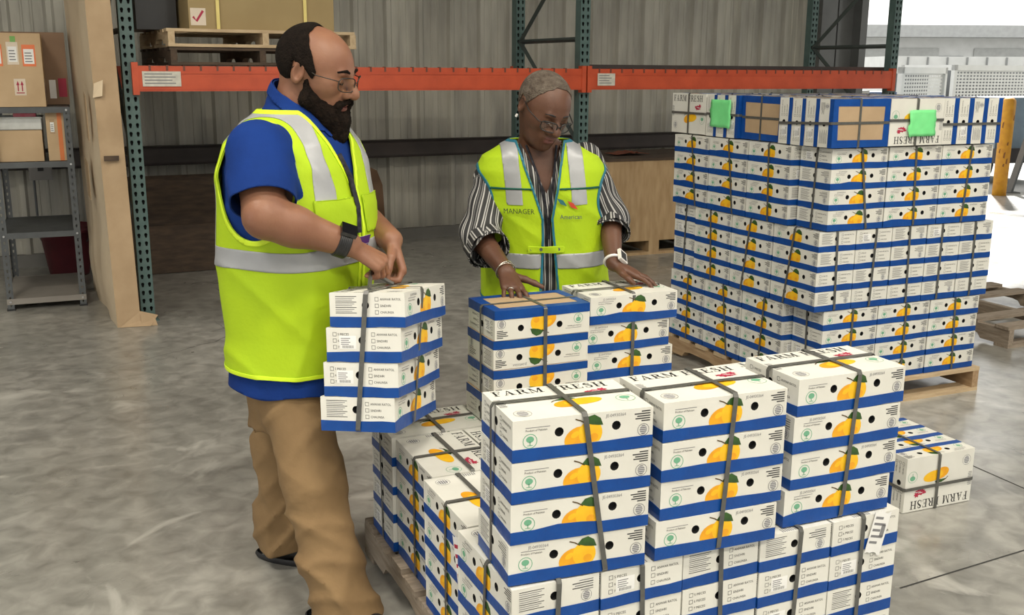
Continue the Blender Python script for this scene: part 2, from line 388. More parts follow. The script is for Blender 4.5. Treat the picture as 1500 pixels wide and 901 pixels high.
class Dec:
    """flat print collected on a face: origin o, axes ax (right), ay (up), lifted along n"""
    mats = None
    def __init__(s, E, o, ax, ay, lift=.0006):
        s.E = E; s.o = Vector(o); s.ax = Vector(ax); s.ay = Vector(ay); s.n = s.ax.cross(s.ay); s.lift = lift
    def P(s, p, l=0): return s.o+s.ax*p[0]+s.ay*p[1]+s.n*(s.lift+l)
    def poly(s, pts, m, l=0): s.E.poly([s.P(p, l) for p in pts], m)
    def rect(s, x0, x1, y0, y1, m, l=0): s.poly(q(x0, x1, y0, y1), m, l)
    def ell(s, cx, cy, rx, ry, m, n=18, rot=0.0, l=0, ymin=None):
        c, sn = math.cos(rot), math.sin(rot)
        pts = [(cx+rx*math.cos(t)*c-ry*math.sin(t)*sn, cy+rx*math.cos(t)*sn+ry*math.sin(t)*c) for t in [2*PI*i/n for i in range(n)]]
        if ymin is not None: pts = [(a, max(b, ymin)) for a, b in pts]
        s.poly(pts, m, l)
    def ring(s, cx, cy, r, w_, m, n=16):
        for a in rib(arc(cx, cy, r, r, 0, 360, n), w_): s.poly(a, m)
    def frame(s, x0, x1, y0, y1, w_, m):
        s.rect(x0, x1, y0, y0+w_, m); s.rect(x0, x1, y1-w_, y1, m); s.rect(x0, x0+w_, y0, y1, m); s.rect(x1-w_, x1, y0, y1, m)
    def serif(s, body, x, y, h, m, sx=1.0):
        for ch in body:
            adv, ps = SERIF[ch]
            for p in ps: s.poly([(x+a*h*sx, y+b*h) for a, b in p], m)
            x += (adv+.06)*h*sx
        return x
    def text(s, body, x, y, h, m, sx=1.0, right=False, rot=0.0):
        v, f, w_ = text_polys(body); off = -w_*h*sx if right else 0; c, sn = math.cos(rot), math.sin(rot)
        s.E.raw([s.P((x+(a*h*sx+off)*c-b*h*sn, y+(a*h*sx+off)*sn+b*h*c)) for a, b in v], f, m)
PM = [INK, GREYINK, RED, MANGO, MANGOY, LEAF, GREENINK, STEM, STICK]   # print materials
def serif_w(body, h): return sum((SERIF[c][0]+.06)*h for c in body)

# ------------------------------------------------------------ one mango carton (long x, deep y, high z)
CL, CD, CH = .31, .203, .0895
def carton_mesh():
    E = MB(); hz = .056; r = .0100
    def face(o, ax, L_, holes):
        o = Vector(o); ax = Vector(ax); ay = Vector((0, 0, 1)); n = ax.cross(ay); H_ = CH-.0012
        P = lambda x, y, d=0: o+ax*x+ay*y-n*d
        xs = -L_/2; c = r*1.35
        for hx in holes:
            E.poly([P(xs, 0), P(hx-c, 0), P(hx-c, H_), P(xs, H_)])
            E.poly([P(hx-c, 0), P(hx+c, 0), P(hx+c, hz-c), P(hx-c, hz-c)]); E.poly([P(hx-c, hz+c), P(hx+c, hz+c), P(hx+c, H_), P(hx-c, H_)])
            hv = [(hx+r*math.cos(PI*k/6), hz+r*math.sin(PI*k/6)) for k in range(12)]
            C = [(hx+c, hz+c), (hx-c, hz+c), (hx-c, hz-c), (hx+c, hz-c)]
            for sd in range(4):
                k = sd*3
                E.poly([P(*C[sd-1]), P(*C[sd]), P(*hv[(k+1) % 12]), P(*hv[k]), P(*hv[(k-1) % 12])])
                E.poly([P(*C[sd]), P(*hv[(k+2) % 12]), P(*hv[(k+1) % 12])])
            for k in range(12):
                a, b = hv[k], hv[(k+1) % 12]; E.poly([P(*a), P(*b), P(*b, .012), P(*a, .012)], 1)
            E.poly([P(*a, .012) for a in hv], 1)
            xs = hx+c
        E.poly([P(xs, 0), P(L_/2, 0), P(L_/2, H_), P(xs, H_)])
    face((0, -CD/2, 0), (1, 0, 0), CL, (-.055, .072)); face((0, CD/2, 0), (-1, 0, 0), CL, (-.055, .072))
    face((CL/2, 0, 0), (0, 1, 0), CD, (-.004,)); face((-CL/2, 0, 0), (0, -1, 0), CD, (-.004,))
    z = CH-.0012
    E.poly([(-CL/2, -CD/2, z), (CL/2, -CD/2, z), (CL/2, CD/2, z), (-CL/2, CD/2, z)])
    E.poly([(-CL/2, CD/2, 0), (CL/2, CD/2, 0), (CL/2, -CD/2, 0), (-CL/2, -CD/2, 0)], 2)
    # lid flap edge standing proud at each corner
    for sx in (-1, 1):
        for sy in (-1, 1):
            x = sx*(CL/2-.004); y = sy*CD/2
            E.box(min(x, x+sx*.0045), max(x, x+sx*.0045), y-.0007 if sy < 0 else y, y if sy < 0 else y+.0007, .0, CH-.002, 0)
    return E.mesh('carton', [WHITE, HOLE, BROWN])
def tape_mesh(seed, bottom=False, base=.0265):
    rg = random.Random(seed); E = MB(); off = .0011; pts = []
    hx, hy = CL/2+off, CD/2+off
    n = 6
    corners = [(-hx, -hy), (hx, -hy), (hx, hy), (-hx, hy)]
    for k in range(4):
        a, b = corners[k], corners[(k+1) % 4]
        for i in range(n): pts.append((a[0]+(b[0]-a[0])*i/n, a[1]+(b[1]-a[1])*i/n))
    N = len(pts); ph = rg.uniform(0, 6); tl = rg.uniform(-.003, .003)
    tl *= .6; top = [base+.0010*math.sin(ph+i*.9)+tl*math.cos(2*PI*i/N)+rg.uniform(-.0006, .0006) for i in range(N)]
    if rg.random() < .3:                                    # a torn overlap where the tape ends
        j = rg.randrange(1, n-1)
        top[j] += .006; top[j+1] += .005
    lo = [rg.uniform(-.0015, .0015) if not bottom else -.0008 for i in range(N)]
    E.raw([(x, y, l) for (x, y), l in zip(pts, lo)]+[(x, y, z) for (x, y), z in zip(pts, top)]+[(x*.985, y*.985, z) for (x, y), z in zip(pts, top)],
          [(i, (i+1) % N, (i+1) % N+N, i+N) for i in range(N)]+[(i+N, (i+1) % N+N, (i+1) % N+2*N, i+2*N) for i in range(N)])
    if bottom:
        z = -.0008; w_ = .030; inn = [(-hx+w_+.004, -hy+w_), (hx-w_, -hy+w_+.003), (hx-w_+.004, hy-w_), (-hx+w_, hy-w_-.003)]
        for k in range(4):
            a, b = corners[k], corners[(k+1) % 4]; c, d = inn[(k+1) % 4], inn[k]
            E.poly([(*a, z), (*d, z), (*c, z), (*b, z)])
    return E.mesh('tape_band', BLUE)
def mango_mesh():
    E = MB(); tb = .026; d = Dec(E, (0, 0, 0), (1, 0, 0), (0, 0, 1), .0004)
    d.ell(-.015, .039, .030, .022, 3, 20, .45, .0, tb); d.ell(.014, .046, .0265, .0275, 4, 20, .2, .0001, tb)
    d.ell(-.020, .046, .010, .006, 4, 12, .5, .0002); d.ell(.022, .036, .010, .009, 3, 12, .2, .0002)
    d.poly([(-.002, .070), (.008, .0815), (.022, .0850), (.036, .0765), (.042, .061), (.031, .0615), (.016, .064)], 5, .0003)
    for a in rib([(-.020, .079), (-.008, .0745), (.004, .067)], .0026): d.poly(a, 7, .0003)
    return E.mesh('mango_print', PM)
def print_lid(E):
    d = Dec(E, (0, 0, CH-.0012), (1, 0, 0), (0, 1, 0), .0005)
    h = .031; wd = serif_w('FARM FRESH', h); sx = .268/wd
    d.serif('FARM FRESH', -.140, .062, h, 0, sx)
    d.ell(-.005, -.028, .036, .021, 3, 20, .25); d.ell(.030, -.022, .045, .020, 4, 20, .12, .0001)
    d.poly([(-.03, -.005), (-.012, .006), (.010, .008), (.022, .000), (.004, -.005)], 5, .0002)
    for a in rib([(-.038, -.012), (-.030, -.004), (-.018, .002)], .003): d.poly(a, 7, .0002)
    for (cx, cy, rx, ry, ro) in ((.085, .036, .030, .008, .25), (.078, .028, .018, .011, -.3), (.100, .040, .014, .012, .6), (.066, .034, .012, .007, 1.0), (.092, .026, .020, .005, .1)):
        n = 12; d.poly([(cx+(rx*(1 if i % 2 else .55))*math.cos(2*PI*i/n+ro), cy+(ry*(1 if i % 2 else .55))*math.sin(2*PI*i/n+ro)) for i in range(n)], 2, .0001*(1+cx))
    d.rect(.074, .094, .0325, .0345, 8, .0004); d.rect(.082, .100, .0285, .0300, 8, .0004)
    d.ring(.125, -.030, .021, .0013, 6); d.ell(.125, -.025, .012, .009, 6); d.rect(.1238, .1262, -.044, -.030, 6)
    d.ring(-.120, -.062, .019, .0012, 1); d.ell(-.120, -.062, .012, .015, 1, 12)
    for k in range(5): d.rect(-.135, -.105, -.074+k*.006, -.0725+k*.006, 8, .0001)
    for k in range(9): d.rect(-.152, -.136+.002*(k % 2), .034-k*.006, .0365-k*.006, 1)
def lid_mesh(seed):
    E = MB(); print_lid(E); return E.mesh('lid_print', PM)
def print_mesh(seed):
    rg = random.Random(seed); E = MB(); tb = .030
    def long_side(o, ax):
        d = Dec(E, o, ax, (0, 0, 1), .0004)
        d.rect(-.128, -.075, .0705, .0718, 1); d.text('Product of Pakistan', -.128, .0632, .0046, 0, .95)
        if rg.random() < .75: d.text('JE-04930364', -.112 if rg.random() < .5 else .048, .0755, .0072, 1, .9)
        d.ring(-.118, .043, .015, .0016, 6); d.ell(-.118, .0465, .0085, .0068, 6); d.rect(-.1190, -.1170, .034, .042, 6); d.rect(-.124, -.112, .0332, .0346, 6)
        for k, wd in enumerate((.020, .036, .030, .034, .020)): d.rect(.149-wd, .149, .0795-k*.0052, .0820-k*.0052, 0)
        d.ring(.134, .040, .0130, .0014, 1); d.ell(.134, .040, .0085, .0105, 1, 10)
        for k in range(4): d.rect(.1235, .1445, .0335+k*.0042, .0345+k*.0042, 8, .0001)
    long_side((0, -CD/2, 0), (1, 0, 0)); long_side((0, CD/2, 0), (-1, 0, 0))
    def end(o, ax, kind):
        d = Dec(E, o, ax, (0, 0, 1), .0004)
        if kind == 0:
            for k in range(3):
                y = .0715-k*.0165
                d.frame(-.084, -.074, y-.005, y+.005, .0009, 0); d.text(('5 PIECES', '6 PIECES', '7 PIECES')[k], -.071, y-.003, .0062, 0)
            if rg.random() < .6:
                d.rect(-.066, -.020, .034, .068, 8, .0001)
                for k in range(4): d.rect(-.062, -.036-.004*(k % 2), .060-k*.005, .062-k*.005, 1, .0002)
                for k in range(9): d.rect(-.058+k*.0035, -.0565+k*.0035, .036, .043, 0, .0002)
                d.ring(-.027, .052, .0045, .001, 1)
        else:
            for k in range(10): d.rect(-.086, -.028-.006*(k % 3), .078-k*.0047, .0795-k*.0047, 0 if k % 3 == 0 else 1)
        if kind == 0 or rg.random() < .4:
            for k in range(3):
                y = .0715-k*.0165
                d.frame(.022, .032, y-.005, y+.005, .0009, 0); d.text(('ANWAR RATOL', 'SINDHRI', 'CHAUNSA')[k], .036, y-.003, .0062, 0, .92)
        else:
            for k, wd in enumerate((.034, .05, .044, .05, .03)): d.rect(.088-wd, .088, .0775-k*.0055, .0795-k*.0055, 0 if k % 2 else 1)
            d.ring(.072, .042, .0125, .0011, 1); d.ell(.072, .042, .0085, .0105, 1, 10)
            for k in range(4): d.rect(.061, .083, .0355+k*.0042, .0365+k*.0042, 8, .0001)
    k = rg.randrange(2); end((CL/2, 0, 0), (0, 1, 0), k); end((-CL/2, 0, 0), (0, -1, 0), k if rg.random() < .5 else 1-k)
    return E.mesh('print', PM)
CARTON = carton_mesh()
TAPES = [tape_mesh(s) for s in range(5)]; TAPEB = [tape_mesh(s, True) for s in range(20, 23)]
PRINTS = [print_mesh(s) for s in range(40, 45)]; LID = lid_mesh(0); MANGOM = mango_mesh()
def strap_mesh(kind, off, shear, w_=.0115, lift=0.0, nn=4, skew=0.0):
    """closed flat band around the bundle; kind 'y' runs over the depth, 'x' over the length"""
    E = MB(); H4 = nn*CH; c = .0045; g = .006
    hw = (CD if kind == 'y' else CL)/2+c
    P = [(-hw, g), (-hw, H4-g), (-hw+g, H4+c*.7), (0, H4+c*.7+lift), (hw-g, H4+c*.7), (hw, H4-g), (hw, g), (hw-g, -c*.3), (-hw+g, -c*.3)]
    n = len(P); t = .0013
    vs = []
    for i, (a, z) in enumerate(P):
        s_ = off+shear*(1-z/H4)
        ak = skew*(1-z/H4)
        nx, nz = (a/hw, (z-H4/2)/(H4/2)); l = math.hypot(nx, nz); nx /= l; nz /= l
        for (dw, dt) in ((-w_/2, 0), (w_/2, 0), (w_/2, t), (-w_/2, t)):
            aa, zz, ss = a+ak+nx*dt, z+nz*dt, s_+dw
            vs.append((ss, aa, zz) if kind == 'y' else (aa, ss, zz))
    fs = []
    for i in range(n):
        j = (i+1) % n
        for k in range(4): fs.append((i*4+k, i*4+(k+1) % 4, j*4+(k+1) % 4, j*4+k))
    return E.raw(vs, fs).mesh('strap', STRAP)
STRY = [strap_mesh('y', .010, .0), strap_mesh('y', -.002, .020), strap_mesh('y', .004, .055), strap_mesh('y', .02, -.025)]
STRX = [strap_mesh('x', .012, .0), strap_mesh('x', -.010, .012), strap_mesh('x', .004, -.012)]
STRY3 = strap_mesh('y', .005, .0, nn=3); STRX3 = strap_mesh('x', .008, .0, nn=3)
nb_ = [0]
def bundle(M, label, group, jit=.0014, straps=None, sticker=None, yaws=.003, offs=None, n=4):
    """four strapped cartons as one thing; M places its base centre"""
    i = nb_[0]; nb_[0] += 1; rg = random.Random(1000+i)
    t = thing('carton_bundle', label, 'boxes', (0, 0, 0), 0, group); t.matrix_world = M
    for k in range(n):
        c = link('carton', CARTON, t, (rg.uniform(-jit, jit), rg.uniform(-jit, jit), k*CH), rg.uniform(-yaws, yaws))
        if offs: c.location.x += offs[k][0]; c.location.y += offs[k][1]
        link('tape_band', rg.choice(TAPEB if k == 0 else TAPES), c)
        link('print', rg.choice(PRINTS), c)['kind'] = 'stuff'
        for sy, rz in ((-1, 0), (1, PI)): link('mango_print', MANGOM, c, (0, sy*CD/2, 0), rz)
        if k == n-1: link('lid_print', LID, c)['kind'] = 'stuff'
    a, b = straps if straps else (rg.randrange(len(STRY)), rg.randrange(len(STRX)))
    if n == 3: STs = (STRY3, STRX3)
    else: STs = (STRY[a] if isinstance(a, int) else a, STRX[b] if isinstance(b, int) else b)
    for m_ in STs: link('strap', m_, t)
    if sticker: link('shipping_label', sticker, t)
    return t
PYAW = .42
P1, P2 = frame2(PYAW)
def uv(u, v, z=0.0): return P1*u+P2*v+Vector((0, 0, z))
def upright(u, v, z, yaw=0.0, flip=False):
    """bundle standing with its base centre at pallet coordinates (u, v, z)"""
    M = Matrix.Translation(uv(u, v, z)) @ Matrix.Rotation(PYAW+yaw, 4, 'Z')
    if flip: M = Matrix.Translation(uv(u, v, z+4*CH)) @ Matrix.Rotation(PYAW+yaw, 4, 'Z') @ Matrix.Rotation(PI, 4, 'X')
    return M
def lying(u, v, z, out, updown=-1, yaw=0.0, n_=4):
    """bundle lying on a long side, its top facing `out` ('-u', '-v', '+u', '+v'); text upside down if updown = -1. (u,v) = centre, z = support"""
    n = {'-u': -P1, '+u': P1, '-v': -P2, '+v': P2}[out]
    Y = Vector((0, 0, updown)); X = Y.cross(n)
    R = Matrix((X, Y, n)).transposed().to_4x4()
    R = Matrix.Rotation(yaw, 4, 'Z') @ R
    c = uv(u, v, z+CD/2+.0015)
    return Matrix.Translation(c) @ R @ Matrix.Translation((0, 0, -n_/2*CH))

def label_mesh(o, ax, w_, h_, rot, seed, red=False):
    rg = random.Random(seed); E = MB(); d = Dec(E, o, ax, (0, 0, 1), .0035); c, sn = math.cos(rot), math.sin(rot)
    R = lambda x, y: (x*c-y*sn, x*sn+y*c); n = 6
    edge = [(-w_/2+w_*i/n, -h_/2+rg.uniform(-.006, .006)) for i in range(n+1)]+[(w_/2-w_*i/n, h_/2+rg.uniform(-.004, .004)) for i in range(n+1)]
    d.poly([R(*p) for p in edge], 0); E.poly([d.P(R(*p), -.0008) for p in reversed(edge)], 0)
    for k in range(5): d.poly([R(*p) for p in q(-w_*.4, w_*(.1+.25*(k % 2)), h_*(.32-k*.15), h_*(.38-k*.15))], 2 if red else 1, .0003)
    d.poly([R(*p) for p in q(w_*.12, w_*.38, -h_*.1, h_*.2)], 1, .0003)
    return E.mesh('shipping_label', [STICK, GREYINK, RED])
# ------------------------------------------------------------ front pallet and its bundles
PH = .12; Z1 = PH+.0025; H4 = 4*CH+.0035; Z2 = Z1+H4
pallet('weathered grey wooden pallet carrying the stacks the two people are sorting', uv(1.325, 2.36), PYAW, 1.02, 1.24, (WOODG, WOODG), PH, 9)
G1 = 'strapped mango bundles in the bottom layer of the front pallet'
ordn = ['first', 'second', 'third', 'fourth', 'fifth']
U0, V0 = .785, 1.752
sw = .2085
for i in range(5):
    bundle(upright(U0+CD/2+i*sw+.002, V0+CL/2+(.0, -.002, .002, -.003, -.004)[i], Z1, (-PI/2 if i == 0 else PI/2)+(.002, .0, .003, -.003, .0)[i]),
           ordn[i]+' bundle from the left corner in the front bottom row, carton ends out', G1,
           sticker=label_mesh((-CL/2-.002, -.035, 3.45*CH), (0, -1, 0), .050, .105, -.25, 3) if i == 4 else None)
for r_ in (1, 2):
    for i in range(5):
        u = U0+CD/2+i*sw+(.03 if r_ == 1 else .055)
        v = V0+CL/2+r_*.318
        lb = (('left edge bundle behind the front corner bundle, torn red marked label on it', 'left edge bundle with mango side out, third row of the front pallet')[r_-1] if i == 0 else
              '%s bundle from the left edge, %s row, bottom layer of the front pallet' % (ordn[i], ('second', 'third')[r_-1]))
        bundle(upright(u, v, Z1, PI/2*(-1 if i == 0 else 1)), lb, G1, sticker=label_mesh((.115, -CD/2-.002, 2.55*CH), (1, 0, 0), .055, .16, .3, 8, True) if (i, r_) == (0, 1) else None)
for i in range(3):
    bundle(upright(U0+.045+CL/2+i*.317, V0+3*.318+CD/2+.006, Z1), '%s bundle from the left, rear row crosswise, bottom layer of the front pallet' % ordn[i], G1)
G2 = 'strapped mango bundles standing on top of the front pallet'
A_ = bundle(upright(.795+CL/2, 1.752+CD/2, Z2, -.085), 'upright bundle with a slanting strap on the left front corner of the pallet', G2, straps=(2, 0), offs=[(-.003, 0), (.0, 0), (.002, 0), (.004, 0)])
bundle(upright(1.136+CL/2, 1.738+CD/2, Z2, -.045), 'upright bundle of four mango cartons in the middle of the three front stacks', G2, straps=(3, 1), offs=[(-.008, 0), (.0, 0), (.0, 0), (.002, 0)])
bundle(upright(1.503+CL/2, 1.765+CD/2, Z2, -.018), 'upright bundle at the right end of the front stacks, above the torn label', G2, straps=(3, 2), offs=[(-.014, 0), (-.002, 0), (-.002, 0), (.006, 0)])
bundle(upright(1.548+CL/2, 1.995+CD/2, Z2, -.01), 'shorter bundle of three mango cartons close behind the right front stack', G2, n=3)
bundle(upright(1.128+CL/2, 2.655+CD/2, Z2, .0, True), 'upside down bundle with brown taped base on top, under the hand with the bracelet', G2, straps=(0, 0), offs=[(.004, 0), (0, 0), (0, 0), (-.004, 0)])
bundle(upright(1.470+CL/2, 2.72+CD/2, Z2, -.02), 'upright bundle of four staggered cartons under the hand with the white watch', G2, straps=(0, 1), offs=[(0, 0), (.006, 0), (-.012, 0), (.012, -.004)])
bundle(lying(2.80, 2.505+.18, 0.0, '-v', -1, -.03), 'bundle lying on its side on the floor, upside down farm fresh lid facing out', 'strapped mango bundles lying on the floor', straps=(0, 0))
bundle(lying(2.83, 2.90+.18, 0.0, '-v', 1, .05), 'bundle lying on the floor behind the one with upside down lettering', 'strapped mango bundles lying on the floor', straps=(1, 1))

# ------------------------------------------------------------ rear pallet
pallet('tan wooden pallet under the tall rear stack of cartons', uv(3.55, 4.10), PYAW, 1.04, 1.24, (WOOD, WOODX), PH, 8)
GB = 'strapped mango bundles stacked on the rear pallet'
UB, VB = 3.035, 3.50
layer = ['bottom', 'second', 'third']
for k in range(3):
    z = Z1+k*H4
    if k in (0, 2):
        du = .0 if k == 0 else .0
        for i in range(3):
            bundle(upright(UB+CL/2+i*.318+(.03 if k == 2 else .055), VB+CD/2-(.0 if k == 0 else .008), z, rng.uniform(-.006, .006)),
                   '%s bundle from the near corner, door side of rear stack, %s layer, mangoes out' % (ordn[i], layer[k]), GB)
        for i in range(3):
            bundle(upright(UB+CD/2+(.0 if k == 0 else -.012), VB+CD+.008+CL/2+i*.319, z, -PI/2+rng.uniform(-.006, .006)),
                   '%s bundle from the near corner, rack side of rear stack, %s layer, mangoes out' % (ordn[i], layer[k]), GB)
    else:
        for i in range(5):
            bundle(upright(UB+CD/2+i*.2095-.005, VB+CL/2-.004, z, PI/2+rng.uniform(-.004, .004)),
                   '%s bundle from the near corner, door side of rear stack, second layer, ends out' % ordn[i], GB)
        for i in (1, 2):
            bundle(upright(UB+CD/2-.005, VB+CL/2+i*.318, z, PI/2),
                   '%s bundle from the near corner, rack side of rear stack, second layer, mangoes out' % ordn[i], GB)
        bundle(upright(UB+CL/2+.01, VB+3*.318+CD/2+.004, z), 'far end bundle on the rack side of rear stack, second layer, ends out', GB)
GL = 'strapped mango bundles lying on top of the rear stack'
zt = Z1+3*H4; a4 = 2*CH
VT = VB-.03; w3 = 3*CH
bundle(lying(UB+CL/2+.0, VT+a4, zt, '+v', 1), 'bundle lying at the near top corner, brown taped base facing the door side', GL)
bundle(lying(UB+CL*1.5+.006, VT+a4, zt, '-v', -1), 'bundle lying on the stack top, upside down lettering behind a green sheet', GL)
bundle(lying(UB+CL*2+a4+.016, VT+CL/2+.01, zt, '-u', -1), 'bundle lying at the stack top end, carton ends facing the door side', GL)
bundle(lying(UB+a4+.035, VT+4*CH+CL/2+.012, zt, '+u', 1), 'bundle lying on the stack top, brown taped base facing the rack side', GL)
bundle(lying(UB+CL/2+.018, VT+4*CH+CL+w3/2+.02, zt, '+v', 1, 0, 3), 'three carton bundle on the stack top, ends with green sheet facing the rack', GL, n=3)
bundle(lying(UB+a4+.018, VT+4*CH+w3+CL+CL/2+.03, zt, '-u', 1), 'far rack side bundle on the stack top, upright lettering facing out', GL)
for i in range(2):
    for j in range(2):
        bundle(lying(UB+.585+(CL+.009)*i, VT+.60+j*.372, zt, '+v', 1), '%s bundle inward, %s row from the door side, lying amid the stack top' % (ordn[i], ordn[j]), GL)
# fluorescent green sheets taped to two of the top bundles
GREEN = mat('green_paper', (.22, .80, .30), .6, c2=(.17, .72, .25), nscale=12)
def sheet(label, c, ax, ay, w_, h_, seed):
    rg = random.Random(seed); E = MB(); n = 8; vs = []; nr = ax.cross(ay)
    for j in range(n+1):
        for i in range(n+1):
            p = Vector(c)+ax*((i/n-.5)*w_)+ay*((j/n-.5)*h_)+nr*(.007+.003*math.sin(i*1.7+seed)*math.cos(j*1.3))
            if i in (0, n): p += ay*rg.uniform(-.004, .004)+ax*rg.uniform(-.004, .004)
            vs.append(p)
    E.raw(vs, [(j*(n+1)+i, j*(n+1)+i+1, (j+1)*(n+1)+i+1, (j+1)*(n+1)+i) for j in range(n) for i in range(n)])
    o = E.build('paper_sheet', GREEN, None, True); md = o.modifiers.new('thickness', 'SOLIDIFY'); md.thickness = .0008
    tag(o, label, 'paper', 'green sheets on the rear stack'); return o
UP = Vector((0, 0, 1))
sheet('green sheet over the upside down lettering on top of the rear stack', uv(UB+CL*1.5+.03, VT-.004, zt+.10), P1, UP, .155, .115, 1)
sheet('green sheet over taped carton ends on the rack side of the rear stack', uv(UB+.012, VT+4*CH+CL+w3/2+.02, zt+.115), -P2, UP, .17, .135, 2)

# empty pallet near the door
pallet('empty weathered wooden pallet lying on the floor towards the door', PZ(1425, 495)+P1*.47+P2*.35, PYAW+.02, 1.0, 1.2, (WOODG, WOODG), .125, 6, blank=(2,))
# ------------------------------------------------------------ left shelving unit and its goods
SH0 = PZ(12, 456); SH1 = PZ(124, 451)
SY = .40; S1, S2 = frame2(SY); SWD, SDP = .47, .80
shelf = thing('shelving_unit', 'dark grey steel shelving unit with slotted angle posts', 'shelf', SH0, SY)
def angle_post(hgt):
    E = MB(); n = int(hgt/.045)
    plate_holes(E, .04, .045, n, [0], .006, .010, Matrix.Translation((.02, 0, 0)))
    plate_holes(E, .04, .045, n, [0], .006, .010, Matrix.Translation((0, .02, 0)) @ Matrix.Rotation(PI/2, 4, 'Z'))
    E.box(-.001, .039, .002, .004, 0, n*.045, 0) if False else None
    return E.mesh('post', GREYSTEEL)
am = angle_post(1.265)
for i, (x, y, r_) in enumerate(((0, 0, 0), (SWD, 0, PI/2), (SWD, SDP, PI), (0, SDP, -PI/2))):
    p = link('post', am, shelf, (x, y, .012), r_)
    E = MB(); E.box(-.005, .045, -.005, .045, -.012, 0); link('foot', E.mesh('foot', INK), p)
LV_ = [.075, .50, .945, 1.285]
for z in LV_:
    E = MB(); E.box(0, SWD, 0, SDP, z-.004, z); E.box(0, SWD, -.002, .004, z-.035, z+.002); E.box(0, SWD, SDP-.004, SDP+.002, z-.035, z+.002); E.box(-.002, .004, 0, SDP, z-.035, z); E.box(SWD-.004, SWD+.002, 0, SDP, z-.035, z)
    s = E.build('shelf_board', GREYSTEEL if z > .1 else mat('dusty_board', (.27, .25, .225), .8), shelf)
    E = MB()
    for x in (.02, SWD-.02):
        E.tube([(x, -.002, z-.017), (x, -.010, z-.017)], .007, 6)
    E.build('bolt', mat('bolt_zinc', (.5, .5, .5), .35, .8), s)
def shp(x, y, z): return SH0+S1*x+S2*y+Vector((0, 0, z))
def cardboard_box(label, loc, rz, sx, sy, sz, material=BROWN, stickers=(), tape=None, group=None, name='cardboard_box'):
    """closed carton: base corner at loc; lid seam, flaps, stickers on the front (-y) and right (+x) faces"""
    t = thing(name, label, 'box', loc, rz, group)
    E = MB(); E.box(0, sx, 0, sy, 0, sz); b = E.build('body', material, t)
    E = MB(); E.box(.001, sx-.001, .001, sy/2-.001, sz+.0005, sz+.004); E.box(.001, sx-.001, sy/2+.001, sy-.001, sz+.0005, sz+.004); E.build('flap', material, b)
    if tape:
        E = MB(); E.box(tape[0], tape[1], -.0012, -.0004, 0, sz); E.box(tape[0], tape[1], -.001, sy+.001, sz+.0042, sz+.005); E.build('tape', tape[2], t)
    for (face, x0, x1, z0, z1, c, marks) in stickers:
        E = MB()
        if face == 'f': d = Dec(E, (0, 0, 0), (1, 0, 0), (0, 0, 1), .0012)
        else: d = Dec(E, (sx, 0, 0), (0, 1, 0), (0, 0, 1), .0012)
        d.rect(x0, x1, z0, z1, 0)
        W_, H_ = x1-x0, z1-z0
        if marks == 'lines':
            d.rect(x0+.12*W_, x1-.12*W_, z0+.12*H_, z1-.2*H_, 1, .0003)
            for k in range(4): d.rect(x0+.2*W_, x1-.25*W_-.06*W_*(k % 2), z0+(.2+k*.13)*H_, z0+(.25+k*.13)*H_, 2, .0006)
        elif marks == 'arrows':
            for c_ in (.32, .68):
                d.rect(x0+(c_-.05)*W_, x0+(c_+.05)*W_, z0+.25*H_, z0+.65*H_, 3, .0003)
                d.poly([(x0+(c_-.14)*W_, z0+.62*H_), (x0+(c_+.14)*W_, z0+.62*H_), (x0+c_*W_, z0+.88*H_)], 3, .0003)
            d.rect(x0+.15*W_, x0+.85*W_, z0+.12*H_, z0+.18*H_, 3, .0003)
        elif marks == 'glass':
            d.poly([(x0+.25*W_, z0+.85*H_), (x0+.33*W_, z0+.5*H_), (x0+.67*W_, z0+.5*H_), (x0+.75*W_, z0+.85*H_)], 3, .0003)
            d.rect(x0+.46*W_, x0+.54*W_, z0+.22*H_, z0+.5*H_, 3, .0003); d.rect(x0+.3*W_, x0+.7*W_, z0+.15*H_, z0+.22*H_, 3, .0003)
        elif marks == 'tick':
            for a in rib([(x0+.2*W_, z0+.5*H_), (x0+.42*W_, z0+.25*H_), (x0+.85*W_, z0+.85*H_)], .12*W_): d.poly(a, 3, .0003)
        E.build('sticker', [c, STICK, GREYINK, RED], t)
    return t
ORS = mat('orange_sticker', (.80, .20, .07), .5); PALE = mat('pale_sticker', (.72, .62, .50), .5); GRN = mat('green_sticker', (.18, .42, .10), .5)
OTAPE = mat('orange_box_tape', (.72, .20, .05), .4)
TAN = mat('tan_cardboard', (.56, .41, .25), .8, c2=(.49, .35, .205), nscale=6, bump=.06)
cardboard_box('tan carton with orange framed stickers on top of the shelving unit', shp(.004, -.01, 1.289), SY, .335, .38, .44, TAN,
    [('f', .05, .115, .245, .375, ORS, 'lines'), ('f', .14, .205, .255, .39, PALE, 'lines'), ('f', .225, .30, .245, .375, ORS, 'lines'), ('f', .165, .23, .07, .17, PALE, 'arrows'), ('f', .165, .195, .39, .425, GRN, ''), ('r', .04, .14, .03, .17, STICK, ''), ('r', .20, .26, .04, .13, RED, 'glass')])
cardboard_box('darker brown carton with warning marks behind the stickered one', shp(.10, .40, 1.289), SY, .375, .38, .46, mat('dark_cardboard', (.28, .18, .115), .8), [('r', .04, .12, .06, .20, RED, 'glass'), ('f', .26, .30, .04, .16, STICK, ''), ('f', .315, .365, .05, .17, RED, 'glass')])
cardboard_box('brown carton with orange tape standing upright on the second shelf', shp(.325, .05, .948), SY+.02, .105, .32, .30, TAN, [('f', .02, .05, .17, .26, BROWN, 'lines')], (.066, .092, OTAPE))
cardboard_box('low brown carton under the clear plastic tub on the shelf', shp(.012, .05, .948), SY, .285, .36, .19, TAN)
